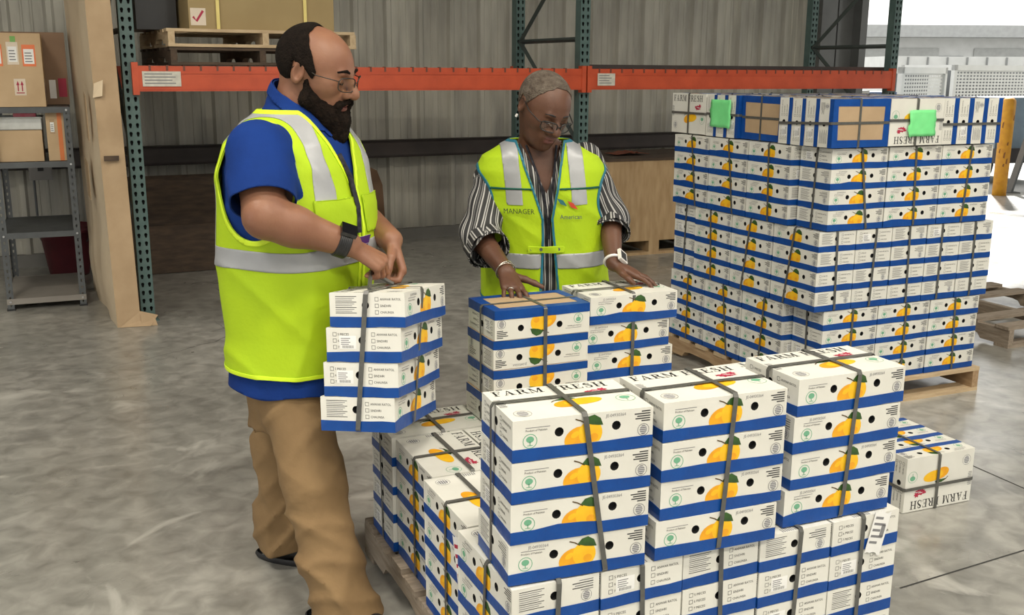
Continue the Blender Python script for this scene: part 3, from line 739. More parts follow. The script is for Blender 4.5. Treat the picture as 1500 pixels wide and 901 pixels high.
tub = thing('plastic_tub', 'clear plastic tub with bright pink packet inside', 'tub', shp(.02, .07, 1.1445), SY)
CLR = mat('cloudy_plastic', (.62, .64, .62), .25, c2=(.52, .54, .52), nscale=20)
E = MB(); x0, x1, y0, y1, hh = 0, .28, 0, .28, .075
for a in ((x0, x1, y0, y0+.004), (x0, x1, y1-.004, y1), (x0, x0+.004, y0, y1), (x1-.004, x1, y0, y1)): E.box(*a, .0, hh)
E.box(x0, x1, y0, y1, 0, .004)
E.build('tub_body', CLR, tub)
E = MB(); E.tube([(0, -.004, hh), (.28, -.004, hh), (.285, .284, hh), (-.004, .284, hh)], .006, 6, 0, True); E.build('rim', CLR, tub)
E = MB(); E.box(.12, .25, .02, .20, .045, .100); E.box(.13, .24, .03, .19, .100, .107); E.build('packet', mat('pink_wrap', (.85, .08, .16), .4, c2=(.8, .2, .25), nscale=30), tub)
# bucket
bk = thing('bucket', 'dark red plastic bucket standing behind the shelving unit', 'bucket', PZ(103, 402), 0)
BR = mat('bucket_red', (.14, .022, .03), .5, c2=(.10, .018, .025), nscale=8)
E = MB(); E.lathe([(0, .004), (.135, .004), (.14, .02), (.185, .33), (.20, .335), (.20, .375), (.192, .378), (.180, .34), (.13, .02), (0, .016)], 28); E.build('bucket_body', BR, bk, True)
E = MB(); E.tube([(.2*math.cos(a), .2*math.sin(a), .355) for a in [2*PI*i/28 for i in range(28)]], .008, 6, 0, True); E.build('rim', BR, bk, True)
E = MB(); E.tube([(.2*math.cos(a), -.03-.17*abs(math.sin(a))*.2, .35-.16*math.sin(a)) for a in [PI*i/12 for i in range(13)]], .004, 6); E.build('handle', GREYSTEEL, bk)
# wall switch box
sb = thing('electrical_box', 'small grey switch box with conduit on the corrugated wall', 'switch', WALL0+R1*(-.42)+R2*(-.22)+Vector((0, 0, .70)), RY)
E = MB(); E.box(-.08, .08, -.07, 0, 0, .18); E.box(-.072, .072, -.078, -.07, .01, .17); E.build('enclosure', mat('box_grey', (.26, .25, .24), .5), sb)
E = MB(); E.tube([(0, -.03, .18), (0, -.03, .9)], .012, 8); E.tube([(-.05, -.03, 0), (-.05, -.03, -.4)], .009, 8); E.build('conduit', GREYSTEEL, sb)
E = MB(); E.box(-.02, .02, -.09, -.078, .07, .12); E.build('switch_lever', INK, sb)

# ------------------------------------------------------------ tall flat carton leaning by the rack upright
CB0 = RACK0+R1*(-.196)+R2*(-.10)
cb = thing('flat_panel_carton', 'tall flat battered cardboard carton standing against the rack upright', 'box', CB0, RY)
CBW = mat('lit_cream_cardboard', (.76, .63, .45), .8, c2=(.64, .51, .35), nscale=2.5, bump=.15, bscale=8)  # cream cardboard, lightened in the colour for daylight from the left
def wob(s, t, sd): return .012*math.sin(3.1*s+sd)+.008*math.sin(7.3*t+2*sd)
HH = 2.25; DD = 1.25; TT = .135
E = MB(); n, m = 22, 10
def side(fn, nu, nv, mm):
    base = [fn(i/nu, j/nv) for j in range(nv+1) for i in range(nu+1)]
    E.raw(base, [(j*(nu+1)+i, j*(nu+1)+i+1, (j+1)*(nu+1)+i+1, (j+1)*(nu+1)+i) for j in range(nv) for i in range(nu)], mm)
def lean(z): return -.035*z/HH
# cream left face with daylight in its colour (x = 0), brown front face (y = 0), right, top, back
side(lambda a, b: (lean(b*HH)-(.02*math.exp(-((b-.12)/.1)**2)*(1+math.sin(a*9))*math.sin(PI*a))+(wob(a*4, b*3, 1)*.6 if 0 < a < 1 else 0), DD*(1-a), b*HH), m, n, 1)
side(lambda a, b: (lean(b*HH)+TT*a, (.010*math.sin(b*20+a*3) if 0 < a < 1 else 0)-(.02 if .52 < b < .58 and 0 < a < 1 else 0), b*HH), 4, n*2, 0)
side(lambda a, b: (lean(b*HH)+TT, DD*a, b*HH), m, n, 0)
E.poly([(lean(HH), 0, HH), (lean(HH)+TT, 0, HH), (lean(HH)+TT, DD, HH), (lean(HH), DD, HH)]); E.poly([(0, DD, 0), (TT, DD, 0), (lean(HH)+TT, DD, HH), (lean(HH), DD, HH)][::-1])
E.build('carton_body', [BROWN, CBW], cb, True)
for pts, mm in (([(TT*.1, -.012, .002), (TT+.05, -.05, .002), (TT+.10, -.02, .06), (TT, -.004, .09)], BROWN), ([(TT, -.03, .002), (TT+.09, -.05, .002), (TT+.08, -.03, .05), (TT, -.02, .08)], BROWN),
                ([(-.03, -.014, 1.36), (.02, -.020, 1.37), (.03, -.016, 1.46), (-.02, -.018, 1.44)], CBW), ([(.0, -.03, 1.00), (TT*.6, -.03, 1.0), (TT*.62, -.026, 1.03), (.0, -.026, 1.03)], WOODD)):
    E = MB(); E.poly(pts); E.build('torn_flap', mm, cb).modifiers.new('t', 'SOLIDIFY').thickness = .004
for pts in ([(-.050, .30, 1.12), (-.050, .20, 1.10), (-.052, .19, 1.36), (-.052, .29, 1.39)], [(-.042, .62, .74), (-.040, .50, .72), (-.044, .47, .95), (-.046, .60, .98)]):
    E = MB(); E.poly(pts); E.build('patch', BROWN, cb).modifiers.new('t', 'SOLIDIFY').thickness = .003

# ------------------------------------------------------------ load on the rack, left bay
RP = lambda s, t, z: rackp(s, t, z)
def rack_pallet(label, s, t, z, LU, LVv, mats):
    c = rackp(s, t, z); return pallet(label, c, RY, LU, LVv, mats, .105, 6, 'pallets under the strapped carton on the rack')
SB = BZ+BH/2+.006
rack_pallet('dark lower pallet resting on the orange rack beam', .78, .52, SB, 1.10, 1.12, (WOODD, WOODD))
rack_pallet('pale upper pallet directly under the strapped brown carton', .80, .50, SB+.106, 1.16, 1.10, (WOODX, WOODX))
big = thing('strapped_carton', 'large brown carton with yellow straps on the rack', 'box', rackp(.36, .02, SB+.213), RY)
BX, BYY, BZZ = .90, .96, .62
E = MB(); E.box(0, BX, 0, BYY, 0, BZZ); E.build('carton_body', mat('olive_cardboard', (.36, .27, .13), .8, c2=(.32, .235, .11), nscale=4), big)
E = MB(); E.box(-.012, BX+.012, -.012, BYY+.012, BZZ-.14, BZZ+.006); E.build('lid', mat('olive_cardboard_lid', (.38, .285, .14), .8), big)
YS = mat('yellow_strap', (.80, .66, .22), .4)
for x in (.16, .70):
    E = MB(); E.box(x, x+.02, -.016, -.0125, 0, BZZ+.008); E.box(x, x+.02, -.016, BYY+.016, BZZ+.0065, BZZ+.0095); E.box(x, x+.02, BYY+.0125, BYY+.016, 0, BZZ+.008); E.build('strap', YS, big)
for z in (.30,):
    E = MB(); E.box(-.016, BX+.016, -.0165, -.0125, z, z+.02); E.box(BX+.0125, BX+.0165, -.016, BYY, z, z+.02); E.build('strap', YS, big)
E = MB(); d = Dec(E, (0, 0, 0), (1, 0, 0), (0, 0, 1), .0015); d.rect(.01, .10, .02, .12, 0)
for a in rib([(.025, .07), (.045, .045), (.085, .105)], .014): d.poly(a, 1, .0004)
E.build('sticker', [PALE, RED], big)
cardboard_box('dark wrapped carton beside the rack upright on the beam', rackp(.10, .30, SB+.213), RY, .24, .6, .6, mat('black_wrap', (.03, .03, .032), .35))

# ------------------------------------------------------------ timber against the wall
def panel_board(name, label, s0, s1, t, z0, z1, lean_, m, th=.02, group=None):
    t0 = thing(name, label, 'board', rackp(s0, t, z0), RY, group)
    W_ = s1-s0; H_ = z1-z0; a = math.asin(min(.9, lean_/H_))
    E = MB(); nx, nz = 8, 6
    Mx = Matrix.Rotation(-a, 4, 'X')
    E.box(0, W_, 0, th, 0, H_, 0, Mx); E.build('sheet', m, t0)
    return t0
sk = thing('board_stack', 'dark plywood sheets leaning on the wall beside the rack upright', 'boards', rackp(-.02, 1.55, 0), RY)
for k, (x0, x1, z1, tt) in enumerate(((0, 1.65, .74, 0), (.0, 1.5, .36, -.045), (.05, 1.7, .70, .05))):
    E = MB(); E.box(x0, x1, tt, tt+.022, 0, z1, 0, Matrix.Rotation(-.10, 4, 'X')); E.build('sheet', WOODD if k != 2 else mat('brown_board', (.20, .115, .06), .75, c2=(.13, .075, .04), nscale=3), sk)
sk2 = thing('plywood_offcut', 'brown plywood offcut leaning on the wall behind the bearded worker', 'board', rackp(1.75, 1.9, 0), RY)
E = MB(); n = 10; prof = [(0, 0), (.55, 0), (.56, .55), (.52, .68), (.40, .74), (0, .76)]
A0 = [Matrix.Rotation(-.2, 4, 'X') @ Vector((x, 0, z)) for x, z in prof]; B0 = [Matrix.Rotation(-.2, 4, 'X') @ Vector((x, .02, z)) for x, z in prof]
k = len(prof); E.raw(A0+B0, [tuple(range(k)), tuple(range(2*k-1, k-1, -1))]+[((i+1) % k, i, i+k, (i+1) % k+k) for i in range(k)])
E.build('sheet', mat('offcut_brown', (.17, .095, .05), .75, c2=(.12, .065, .035), nscale=4), sk2)
cr = thing('plywood_crate', 'pale plywood crate on skids beyond the rack', 'crate', PZ(880, 378), RY-.08)
CW, CDp, CHh = 1.55, .85, .80
E = MB(); E.box(0, CW, 0, .018, .12, CHh); E.build('front_panel', PLY, cr)
E = MB(); E.box(0, .018, .018, CDp, .12, CHh); E.box(CW-.018, CW, .018, CDp, .12, CHh); E.box(.018, CW-.018, CDp-.018, CDp, .12, CHh); E.build('side_panel', PLY, cr)
E = MB(); E.box(-.01, CW+.01, -.01, CDp+.01, CHh, CHh+.02); E.build('lid', WOODD, cr)
for x in (0, .46, .94, CW-.1): 
    E = MB(); E.box(x, x+.10, .0, CDp, .025, .12); E.build('skid', PLY, cr)
E = MB(); E.box(0, CW, 0, .09, 0, .025); E.box(0, CW, CDp-.09, CDp, 0, .025); E.build('bottom_board', PLY, cr)
sp = PZ(905, 240, .82)
# orange rag on the crate lid
E = MB(); rg = random.Random(5); n = 10; vs_ = []
for j in range(n+1):
    for i in range(n+1):
        vs_.append((.32*(i/n-.5)+rg.uniform(-.01, .01), .2*(j/n-.5)+rg.uniform(-.01, .01), .012+.03*abs(math.sin(i*1.3)*math.cos(j*1.1))*(1-abs(2*i/n-1))))
E.raw(vs_, [(j*(n+1)+i, j*(n+1)+i+1, (j+1)*(n+1)+i+1, (j+1)*(n+1)+i) for j in range(n) for i in range(n)])
o = E.build('rag', mat('rust_cloth', (.26, .085, .05), .9), None, True); tag(o, 'crumpled rust coloured rag on the plywood crate lid', 'rag'); o.modifiers.new('t', 'SOLIDIFY').thickness = .004
o.location = PZ(880, 378)+Vector((math.cos(RY-.08), math.sin(RY-.08), 0))*.42+Vector((-math.sin(RY-.08), math.cos(RY-.08), 0))*.36+Vector((0, 0, .823)); o.rotation_euler = (0, 0, RY)

# ------------------------------------------------------------ at the door and outside
bo = thing('bollard', 'yellow steel bollard standing beside the open door', 'bollard', PZ(1463, 286), 0)
E = MB(); E.lathe([(0, 0), (.085, 0), (.085, 1.16), (.078, 1.20), (.05, 1.225), (0, 1.23)], 20); E.build('pipe', YELLOW, bo, True)
E = MB(); rg = random.Random(2)
for k in range(8):
    a = rg.uniform(3.6, 5.4); z = rg.uniform(.15, 1.0); h = rg.uniform(.03, .09)
    E.poly([(.0862*math.cos(a+da), .0862*math.sin(a+da), z+dz) for da, dz in ((-.12, 0), (.1, -.01), (.16, h), (-.05, h*.8))])
E.build('scrape', mat('rust_scrape', (.30, .12, .04), .8), bo)
bar = thing('door_guide_post', 'slanted grey steel brace leaning at the door jamb', 'post', PZ(1478, 282), 0)
E = MB(); E.tube([(0, 0, .0), (.42, .12, 1.55)], .05, 4); E.build('tube', jm, bar); E = MB(); E.box(-.1, .1, -.1, .1, 0, .012); E.build('foot_plate', jm, bar)
GW = mat('white_paint', (.56, .57, .56), .5, c2=(.50, .51, .50), nscale=3)
MESH_BACK = mat('dark_mesh_backing', (.16, .17, .18), .8)
def cage(label, px0, px1, yd, zb, h_, group='white mesh cargo carts in the yard'):
    a = PX(px0, 150, yd); b = PX(px1, 150, yd+1.2); a.z = b.z = 0; L_ = (b-a).length; yaw = math.atan2(b.y-a.y, b.x-a.x)
    t = thing('cargo_cart', label, 'cart', a, yaw, group)
    E = MB()
    for x in (0, L_-.08): E.box(x, x+.08, 0, .08, .35, h_)
    E.box(0, L_, 0, .08, h_-.1, h_); E.box(0, L_, 0, .08, h_-.80, h_-.72); E.box(0, L_, 1.2, 1.28, h_-.1, h_); E.box(0, .08, 0, 1.28, h_-.1, h_)
    E.build('frame', GW, t)
    E = MB(); n = int(L_/.09)
    plate_holes(E, .62, L_/n, n, [-.27, -.21, -.15, -.09, -.03, .03, .09, .15, .21, .27], .017, .028, Matrix.Translation((0, .04, h_-.41)) @ Matrix.Rotation(PI/2, 4, 'Y'))
    E.build('mesh_panel', GW, t)
    E = MB(); E.box(.08, L_-.08, .30, .32, .42, h_-.1); E.build('mesh_backing', MESH_BACK, t)  # dark sheet added behind the mesh so its holes look shaded
    E = MB(); E.box(0, L_, 0, 1.28, .30, .42); E.box(.02, L_-.02, .02, .05, .42, h_-.8); E.build('bed', GW, t)
    for x in (.4, L_-.4):
        for y in (.15, 1.1):
            E = MB(); E.tube([(x, y-.06, .18), (x, y+.06, .18)], .18, 16); E.build('wheel', INK, t)
    return t
cage('white mesh sided cargo cart beyond the door, next to the rack end', 1318, 1384, 17.0, 0, 1.62)
cage('longer white mesh sided cargo cart beyond the yellow bollard', 1394, 1530, 19.6, 0, 1.68)
def far_box(name, label, cat, px0, px1, yd, z0, z1, dep, m, parts=None):
    a = PX(px0, 100, yd); b = PX(px1, 100, yd); a.z = b.z = 0; L_ = (b-a).length
    t = thing(name, label, cat, a, 0)
    return t, L_
bl, L_ = far_box('white_building', 'long white low building across the yard', 'building', 1240, 1760, 42, 0, 4, 8, GW)
E = MB(); E.box(0, L_, 0, 8, 0, 2.9); E.build('wall', GW, bl)
E = MB(); E.box(-.3, L_+.3, -1.0, 8.3, 2.9, 3.35); E.build('roof', mat('roof_pale', (.36, .37, .37), .5), bl)
for k in range(7):
    E = MB(); x = 1.2+k*2.1; E.box(x, x+1.3, -.05, .02, 1.5, 2.2); wn_ = E.build('window', mat('pale_window', (.16, .18, .19), .2), bl)
for k in range(4):
    E = MB(); E.box(.4+k*4.6, 3.6+k*4.6, -.06, .0, 0, 2.5); E.build('shutter', mat('pale_shutter', (.38, .39, .38), .5), bl)
tr, L_ = far_box('cargo_trailer', 'pale trailer parked beyond the cargo carts', 'trailer', 1300, 1560, 27, 0, 3, 2.4, GW)
E = MB(); E.box(0, L_, 0, 2.4, .9, 1.95); tb_ = E.build('body', GW, tr)
E = MB()
for k in range(1, 9): E.box(k*L_/9-.02, k*L_/9+.02, -.03, 0, .92, 1.93)
E.build('rib', mat('pale_rib', (.22, .23, .23), .5), tb_)
for x in (.8, 1.9, L_-1.9, L_-.8):
    E = MB(); E.tube([(x, .1, .45), (x, .4, .45)], .45, 18); E.build('wheel', INK, tr)
E = MB(); E.box(0, L_, .1, 2.3, .75, .9); E.build('chassis', DARKSTEEL, tr)
# pump cart seen through the gap between rack end and stack
pc = thing('utility_cart', 'white utility cart with brown drum and blue panel behind the rear stack', 'cart', PX(1240, 148, 13.6)-Vector((0, 0, PX(1240, 148, 13.6).z)), .3)
E = MB(); E.box(0, .34, 0, .5, .3, 1.30); E.build('cabinet', GW, pc)
E = MB(); E.tube([(.17, -.03, 1.12), (.17, .02, 1.12)], .12, 18); E.build('drum', mat('drum_brown', (.16, .09, .03), .6), pc)
E = MB(); E.box(.36, .80, .05, .45, .35, 1.28); E.build('blue_panel', mat('faded_blue', (.14, .22, .42), .5), pc)
for x in (.15, .65):
    for y in (.1, .4):
        E = MB(); E.tube([(x, y-.03, .15), (x, y+.03, .15)], .15, 14); E.build('wheel', INK, pc)
E = MB(); E.box(0, .8, 0, .5, .24, .3); E.build('bed', DARKSTEEL, pc)
# grey-blue machine at the right edge of the doorway
mc = thing('parked_tug', 'blue grey tow tractor partly behind the door jamb', 'vehicle', PZ(1484, 284)+Vector((.25, 1.2, 0)), .3)
E = MB(); E.box(0, 1.2, 0, 1.8, .3, .95); E.box(0, 1.2, .0, .8, .95, 1.2); E.build('body', mat('tug_blue', (.22, .28, .33), .4), mc)
E = MB(); E.box(-.06, 1.26, -.12, 0, .3, .5); E.build('bumper', DARKSTEEL, mc)
for y in (.4, 1.4):
    E = MB(); E.tube([(-.02, y, .25), (.15, y, .25)], .25, 16); E.build('wheel', INK, mc)
E = MB(); E.tube([(.05, .2, .75), (-.03, .2, .75)], .06, 10); E.build('tail_lamp', RED, mc)

# scrap of crumpled plastic at the foot of the shelving unit
E = MB(); rg = random.Random(9); n = 9; vs_ = []
for j in range(n+1):
    for i in range(n+1):
        r_ = math.hypot(i/n-.5, j/n-.5); vs_.append((.20*(i/n-.5)+rg.uniform(-.012, .012), .18*(j/n-.5)+rg.uniform(-.012, .012), .006+max(0, .07*(1-2*r_))*rg.uniform(.2, 1)))
E.raw(vs_, [(j*(n+1)+i, j*(n+1)+i+1, (j+1)*(n+1)+i+1, (j+1)*(n+1)+i) for j in range(n) for i in range(n)])
o = E.build('plastic_scrap', mat('dirty_plastic', (.42, .40, .36), .5), None); o.modifiers.new('t', 'SOLIDIFY').thickness = .002
tag(o, 'crumpled dirty plastic scrap on the floor between shelving and tall carton', 'scrap'); o.location = PZ(149, 418); o.rotation_euler = (0, 0, .5)
# ------------------------------------------------------------ signed-distance modelling for the two people
F32 = np.float32
def smin(a, b, k):
    if k <= 0: return np.minimum(a, b)
    h = np.clip(.5+.5*(b-a)/k, 0, 1); return b+(a-b)*h-k*h*(1-h)
def smax(a, b, k): return -smin(-a, -b, k)
class RC:                                   # tapered capsule
    def __init__(s, a, b, ra, rb, k=.02): s.a = np.array(a, float); s.b = np.array(b, float); s.ra = ra; s.rb = rb; s.k = k; s.sub = False
    def box(s):
        r = max(s.ra, s.rb); return np.minimum(s.a, s.b)-r, np.maximum(s.a, s.b)+r
    def d(s, X, Y, Z):
        ab = s.b-s.a; L2 = ab@ab+1e-12
        px, py, pz = X-s.a[0], Y-s.a[1], Z-s.a[2]
        t = np.clip((px*ab[0]+py*ab[1]+pz*ab[2])/L2, 0, 1)
        return np.sqrt((px-t*ab[0])**2+(py-t*ab[1])**2+(pz-t*ab[2])**2)-(s.ra+(s.rb-s.ra)*t)
class EL:                                   # ellipsoid; R columns = local axes in world
    def __init__(s, c, r, R=None, k=.02, sub=False): s.c = np.array(c, float); s.r = np.array(r, float); s.R = np.eye(3) if R is None else np.array(R, float); s.k = k; s.sub = sub
    def box(s): m = s.r.max(); return s.c-m, s.c+m
    def d(s, X, Y, Z):
        px, py, pz = X-s.c[0], Y-s.c[1], Z-s.c[2]; R = s.R; r = s.r
        q0 = px*R[0, 0]+py*R[1, 0]+pz*R[2, 0]; q1 = px*R[0, 1]+py*R[1, 1]+pz*R[2, 1]; q2 = px*R[0, 2]+py*R[1, 2]+pz*R[2, 2]
        k0 = np.sqrt((q0/r[0])**2+(q1/r[1])**2+(q2/r[2])**2); k1 = np.sqrt((q0/r[0]**2)**2+(q1/r[1]**2)**2+(q2/r[2]**2)**2)
        return k0*(k0-1)/np.maximum(k1, 1e-6)
class LOFT:                                 # upright body: keys (z, cx, cy, lateral, depth); yaw of the forward axis
    def __init__(s, keys, yaw, k=.03, e=2.3, grow=0.0):
        s.K = np.array(keys, float); s.yaw = yaw; s.k = k; s.e = e; s.grow = grow; s.sub = False
    def box(s):
        m = s.K[:, 3:5].max()+s.grow; K = s.K
        return np.array([K[:, 1].min()-m, K[:, 2].min()-m, K[:, 0].min()-.02]), np.array([K[:, 1].max()+m, K[:, 2].max()+m, K[:, 0].max()+.02])
    def d(s, X, Y, Z):
        K = s.K; zz = np.asarray(Z).reshape(-1); it = lambda j: np.interp(zz, K[:, 0], K[:, j]).astype(F32).reshape(np.shape(Z))
        cx, cy, a, b = it(1), it(2), it(3)+s.grow, it(4)+s.grow
        c, sn = math.cos(s.yaw), math.sin(s.yaw); px, py = X-cx, Y-cy
        f = px*c+py*sn; l = -px*sn+py*c
        rr = (np.abs(l/a)**s.e+np.abs(f/b)**s.e)**(1/s.e)
        d = (rr-1)*np.minimum(a, b)
        return np.maximum(d, np.maximum(K[0, 0]-Z, Z-K[-1, 0])*.8)
class FN:                                   # scalar field as primitive (subtract)
    pass
def field(prims, lo, hi, res):
    ax = [np.arange(lo[i], hi[i]+res, res, dtype=F32) for i in range(3)]
    D = np.full([len(a) for a in ax], .08, F32)
    for p in prims:
        b0, b1 = p.box(); mg = p.k+.03
        sl = []
        for i in range(3):
            i0 = int(np.searchsorted(ax[i], b0[i]-mg)); i1 = int(np.searchsorted(ax[i], b1[i]+mg)); sl.append(slice(i0, i1))
        if any(q_.stop <= q_.start for q_ in sl): continue
        X = ax[0][sl[0]][:, None, None]; Y = ax[1][sl[1]][None, :, None]; Z = ax[2][sl[2]][None, None, :]
        d = p.d(X, Y, Z).astype(F32); t = tuple(sl)
        D[t] = smax(D[t], -d, p.k) if p.sub else smin(D[t], d, p.k)
    return ax, D
def nets(ax, D):
    """surface nets: quads over the zero level of D"""
    S = D < 0; n = D.shape
    c = np.zeros((n[0]-1, n[1]-1, n[2]-1), np.uint8)
    for i in (0, 1):
        for j in (0, 1):
            for k in (0, 1): c += S[i:n[0]-1+i, j:n[1]-1+j, k:n[2]-1+k]
    act = (c > 0) & (c < 8); idx = np.argwhere(act)
    if len(idx) == 0: return np.zeros((0, 3)), np.zeros((0, 4), int)
    vid = np.full(c.shape, -1, np.int64); vid[act] = np.arange(len(idx))
    I, J, K = idx.T; acc = np.zeros((len(idx), 3)); cnt = np.zeros(len(idx))
    co = [(0,0,0),(1,0,0),(0,1,0),(1,1,0),(0,0,1),(1,0,1),(0,1,1),(1,1,1)]
    for a, b in ((0,1),(2,3),(4,5),(6,7),(0,2),(1,3),(4,6),(5,7),(0,4),(1,5),(2,6),(3,7)):
        A, B = co[a], co[b]
        da = D[I+A[0], J+A[1], K+A[2]]; db = D[I+B[0], J+B[1], K+B[2]]
        m = (da < 0) != (db < 0); t = np.where(m, da/np.where(m, da-db, 1), 0)
        p = np.array(A)[None, :]+t[:, None]*(np.array(B)-np.array(A))[None, :]
        acc[m] += p[m]; cnt[m] += 1
    v = idx+acc/np.maximum(cnt, 1)[:, None]
    res = np.array([a[1]-a[0] for a in ax], float); org = np.array([a[0] for a in ax], float)
    v = org+v*res
    fs = []
    for axn in range(3):
        o1, o2 = [(1, 2), (2, 0), (0, 1)][axn]
        sl0 = [slice(None)]*3; sl1 = [slice(None)]*3; sl0[axn] = slice(0, -1); sl1[axn] = slice(1, None)
        a = S[tuple(sl0)]; b = S[tuple(sl1)]
        e = np.argwhere(a != b)
        if len(e) == 0: continue
        e = e[(e[:, o1] > 0) & (e[:, o2] > 0) & (e[:, o1] < n[o1]-1) & (e[:, o2] < n[o2]-1)]
        def g(d1, d2):
            w_ = e.copy(); w_[:, o1] += d1; w_[:, o2] += d2; return vid[w_[:, 0], w_[:, 1], w_[:, 2]]
        quad = np.stack([g(-1, -1), g(0, -1), g(0, 0), g(-1, 0)], 1)
        ins = S[e[:, 0], e[:, 1], e[:, 2]]
        quad[~ins] = quad[~ins][:, ::-1]
        fs.append(quad)
    return v, np.concatenate(fs)
def relax(v, f, it=2, lam=.5):
    e = np.concatenate([f[:, [0, 1]], f[:, [1, 2]], f[:, [2, 3]], f[:, [3, 0]]]); e = np.concatenate([e, e[:, ::-1]])
    for _ in range(it):
        s_ = np.zeros_like(v); np.add.at(s_, e[:, 0], v[e[:, 1]]); c = np.bincount(e[:, 0], minlength=len(v))
        v = v+lam*(s_/np.maximum(c, 1)[:, None]-v)
    return v
def sdf_mesh(prims, res, pad=.02, lo=None, hi=None, disp=None, it=1):
    bs = [p.box() for p in prims if not p.sub]
    if lo is None: lo = np.min([b[0] for b in bs], 0)-pad; hi = np.max([b[1] for b in bs], 0)+pad
    ax, D = field(prims, lo, hi, res)
    if disp is not None: D = D+disp(ax[0][:, None, None], ax[1][None, :, None], ax[2][None, None, :]).astype(F32)
    v, f = nets(ax, D)
    return (relax(v, f, it) if it and len(f) else v), f
def clip(v, f, g):
    """keep the part of a quad mesh where the vertex field g > 0, cutting exactly along g = 0"""
    pos = g > 0; np_ = pos[f].sum(1)
    faces = [tuple(q_) for q_ in f[np_ == 4]]; V = [tuple(p) for p in v]; cache = {}
    def cut(a, b):
        key = (a, b) if a < b else (b, a)
        if key not in cache:
            t = g[a]/(g[a]-g[b]); cache[key] = len(V); V.append(tuple(v[a]+(v[b]-v[a])*t))
        return cache[key]
    for q_ in f[(np_ > 0) & (np_ < 4)]:
        out = []
        for i in range(4):
            a, b = int(q_[i]), int(q_[(i+1) % 4])
            if pos[a]: out.append(a)
            if pos[a] != pos[b]: out.append(cut(a, b))
        if len(out) >= 3: faces.append(tuple(out))
    used = sorted({i for q_ in faces for i in q_}); mp = {a: i for i, a in enumerate(used)}
    return np.array([V[a] for a in used]).reshape(-1, 3), [tuple(mp[i] for i in q_) for q_ in faces]
def vnorm(v, f):
    n = np.zeros_like(v); f = np.asarray(f)
    a = np.cross(v[f[:, 2]]-v[f[:, 0]], v[f[:, 3]]-v[f[:, 1]])
    for i in range(4): np.add.at(n, f[:, i], a)
    return n/np.maximum(np.linalg.norm(n, axis=1), 1e-9)[:, None]
def skin_obj(name, v, f, m, parent, base, thick=0.0, smooth=True):
    me = bpy.data.meshes.new(name); me.from_pydata([tuple(p) for p in (np.asarray(v)-np.array(base))], [], [tuple(int(i) for i in q_) for q_ in f])
    me.materials.append(m)
    if smooth: me.polygons.foreach_set('use_smooth', [True]*len(me.polygons))
    me.update(); o = link(name, me, parent)
    if thick: md = o.modifiers.new('thickness', 'SOLIDIFY'); md.thickness = thick; md.offset = 1
    return o
def rotm(yaw, pitch=0.0, roll=0.0):
    """columns: forward, left, up of a frame looking along yaw, tipped down by pitch, rolled"""
    f = np.array([math.cos(yaw)*math.cos(pitch), math.sin(yaw)*math.cos(pitch), -math.sin(pitch)])
    l = np.array([-math.sin(yaw), math.cos(yaw), 0]); u = np.cross(f, l)
    c, s = math.cos(roll), math.sin(roll); l, u = c*l+s*u, -s*l+c*u
    return np.stack([f, l, u], 1)
class Head:
    def __init__(s, o, R, sc=1.0): s.o = np.array(o, float); s.R = R; s.sc = sc
    def p(s, *a): return s.o+s.R @ (np.array(a, float)*s.sc)
    def el(s, c, r, k=.012, sub=False, R=None):
        return EL(s.p(*c), np.array(r)*s.sc, s.R if R is None else s.R @ R, k, sub)
    def rc(s, a, b, ra, rb, k=.012): return RC(s.p(*a), s.p(*b), ra*s.sc, rb*s.sc, k)
    def loc(s, v): return ((v-s.o) @ s.R)/s.sc
def head_prims(h, full=0.0, ns=1.0, nw=1.0):
    P = [h.el((-.012, 0, .034), (.100, .079, .088), .03), h.el((.012, 0, .020), (.085, .070, .080), .03),
         h.el((.030, 0, -.045), (.062, .057+full, .068), .03), h.el((.045, 0, -.085), (.045, .040+full, .032), .03),
         h.el((.052, .040, -.012), (.034, .026+full, .028), .02), h.el((.052, -.040, -.012), (.034, .026+full, .028), .02),
         h.el((.072, 0, -.100), (.022, .022, .018), .02),
         h.el((.070, 0, -.055), (.030, .036, .030), .02),
         h.rc((.088, .034, .026), (.092, .010, .024), .009, .009, .014), h.rc((.088, -.034, .026), (.092, -.010, .024), .009, .009, .014)]
    for sy in (1, -1): P.append(h.el((.108, sy*.032, .006), (.020, .019, .013), .010, True))
    P += [h.rc((.094, 0, .018), (.113+.008*(ns-.4), 0, -.020), .0085*ns, .012*ns, .008), h.el((.112+.009*(ns-.4), 0, -.026), (.014*ns, .013*nw, .012*ns), None, .006) if False else h.el((.112+.009*(ns-.4), 0, -.026), (.014*ns, .013*nw, .012*ns), .006)]
    for sy in (1, -1):
        P.append(h.el((.103, sy*.0145*nw, -.029), (.013*ns, .010*nw, .010*ns), .005)); P.append(h.el((.114, sy*.008*nw, -.0385), (.006, .0045, .0035), .002, True))
        P.append(h.el((.079, sy*.032, .007), (.0155, .0165, .0125), .004))                 # lids
    P += [h.el((.094, 0, -.056), (.014, .024, .0075), .004), h.el((.092, 0, -.070), (.014, .021, .0085), .004),
          h.el((.110, 0, -.0628), (.016, .022, .0016), .002, True)]
    for sy in (1, -1):
        th = .30*sy; Re = np.array([[math.cos(th), -math.sin(th), 0], [math.sin(th), math.cos(th), 0], [0, 0, 1]])
        ca, sa = math.cos(.2), math.sin(.2); Rt = np.array([[ca, 0, sa], [0, 1, 0], [-sa, 0, ca]])
        P.append(h.el((-.014, sy*.081, .004), (.021, .010, .034), .006, False, Re @ Rt))
        P.append(h.el((-.008, sy*.090, .008), (.012, .008, .022), .004, True, Re @ Rt))
        P.append(h.el((-.002, sy*.081, -.002), (.006, .007, .008), .004))
    return P
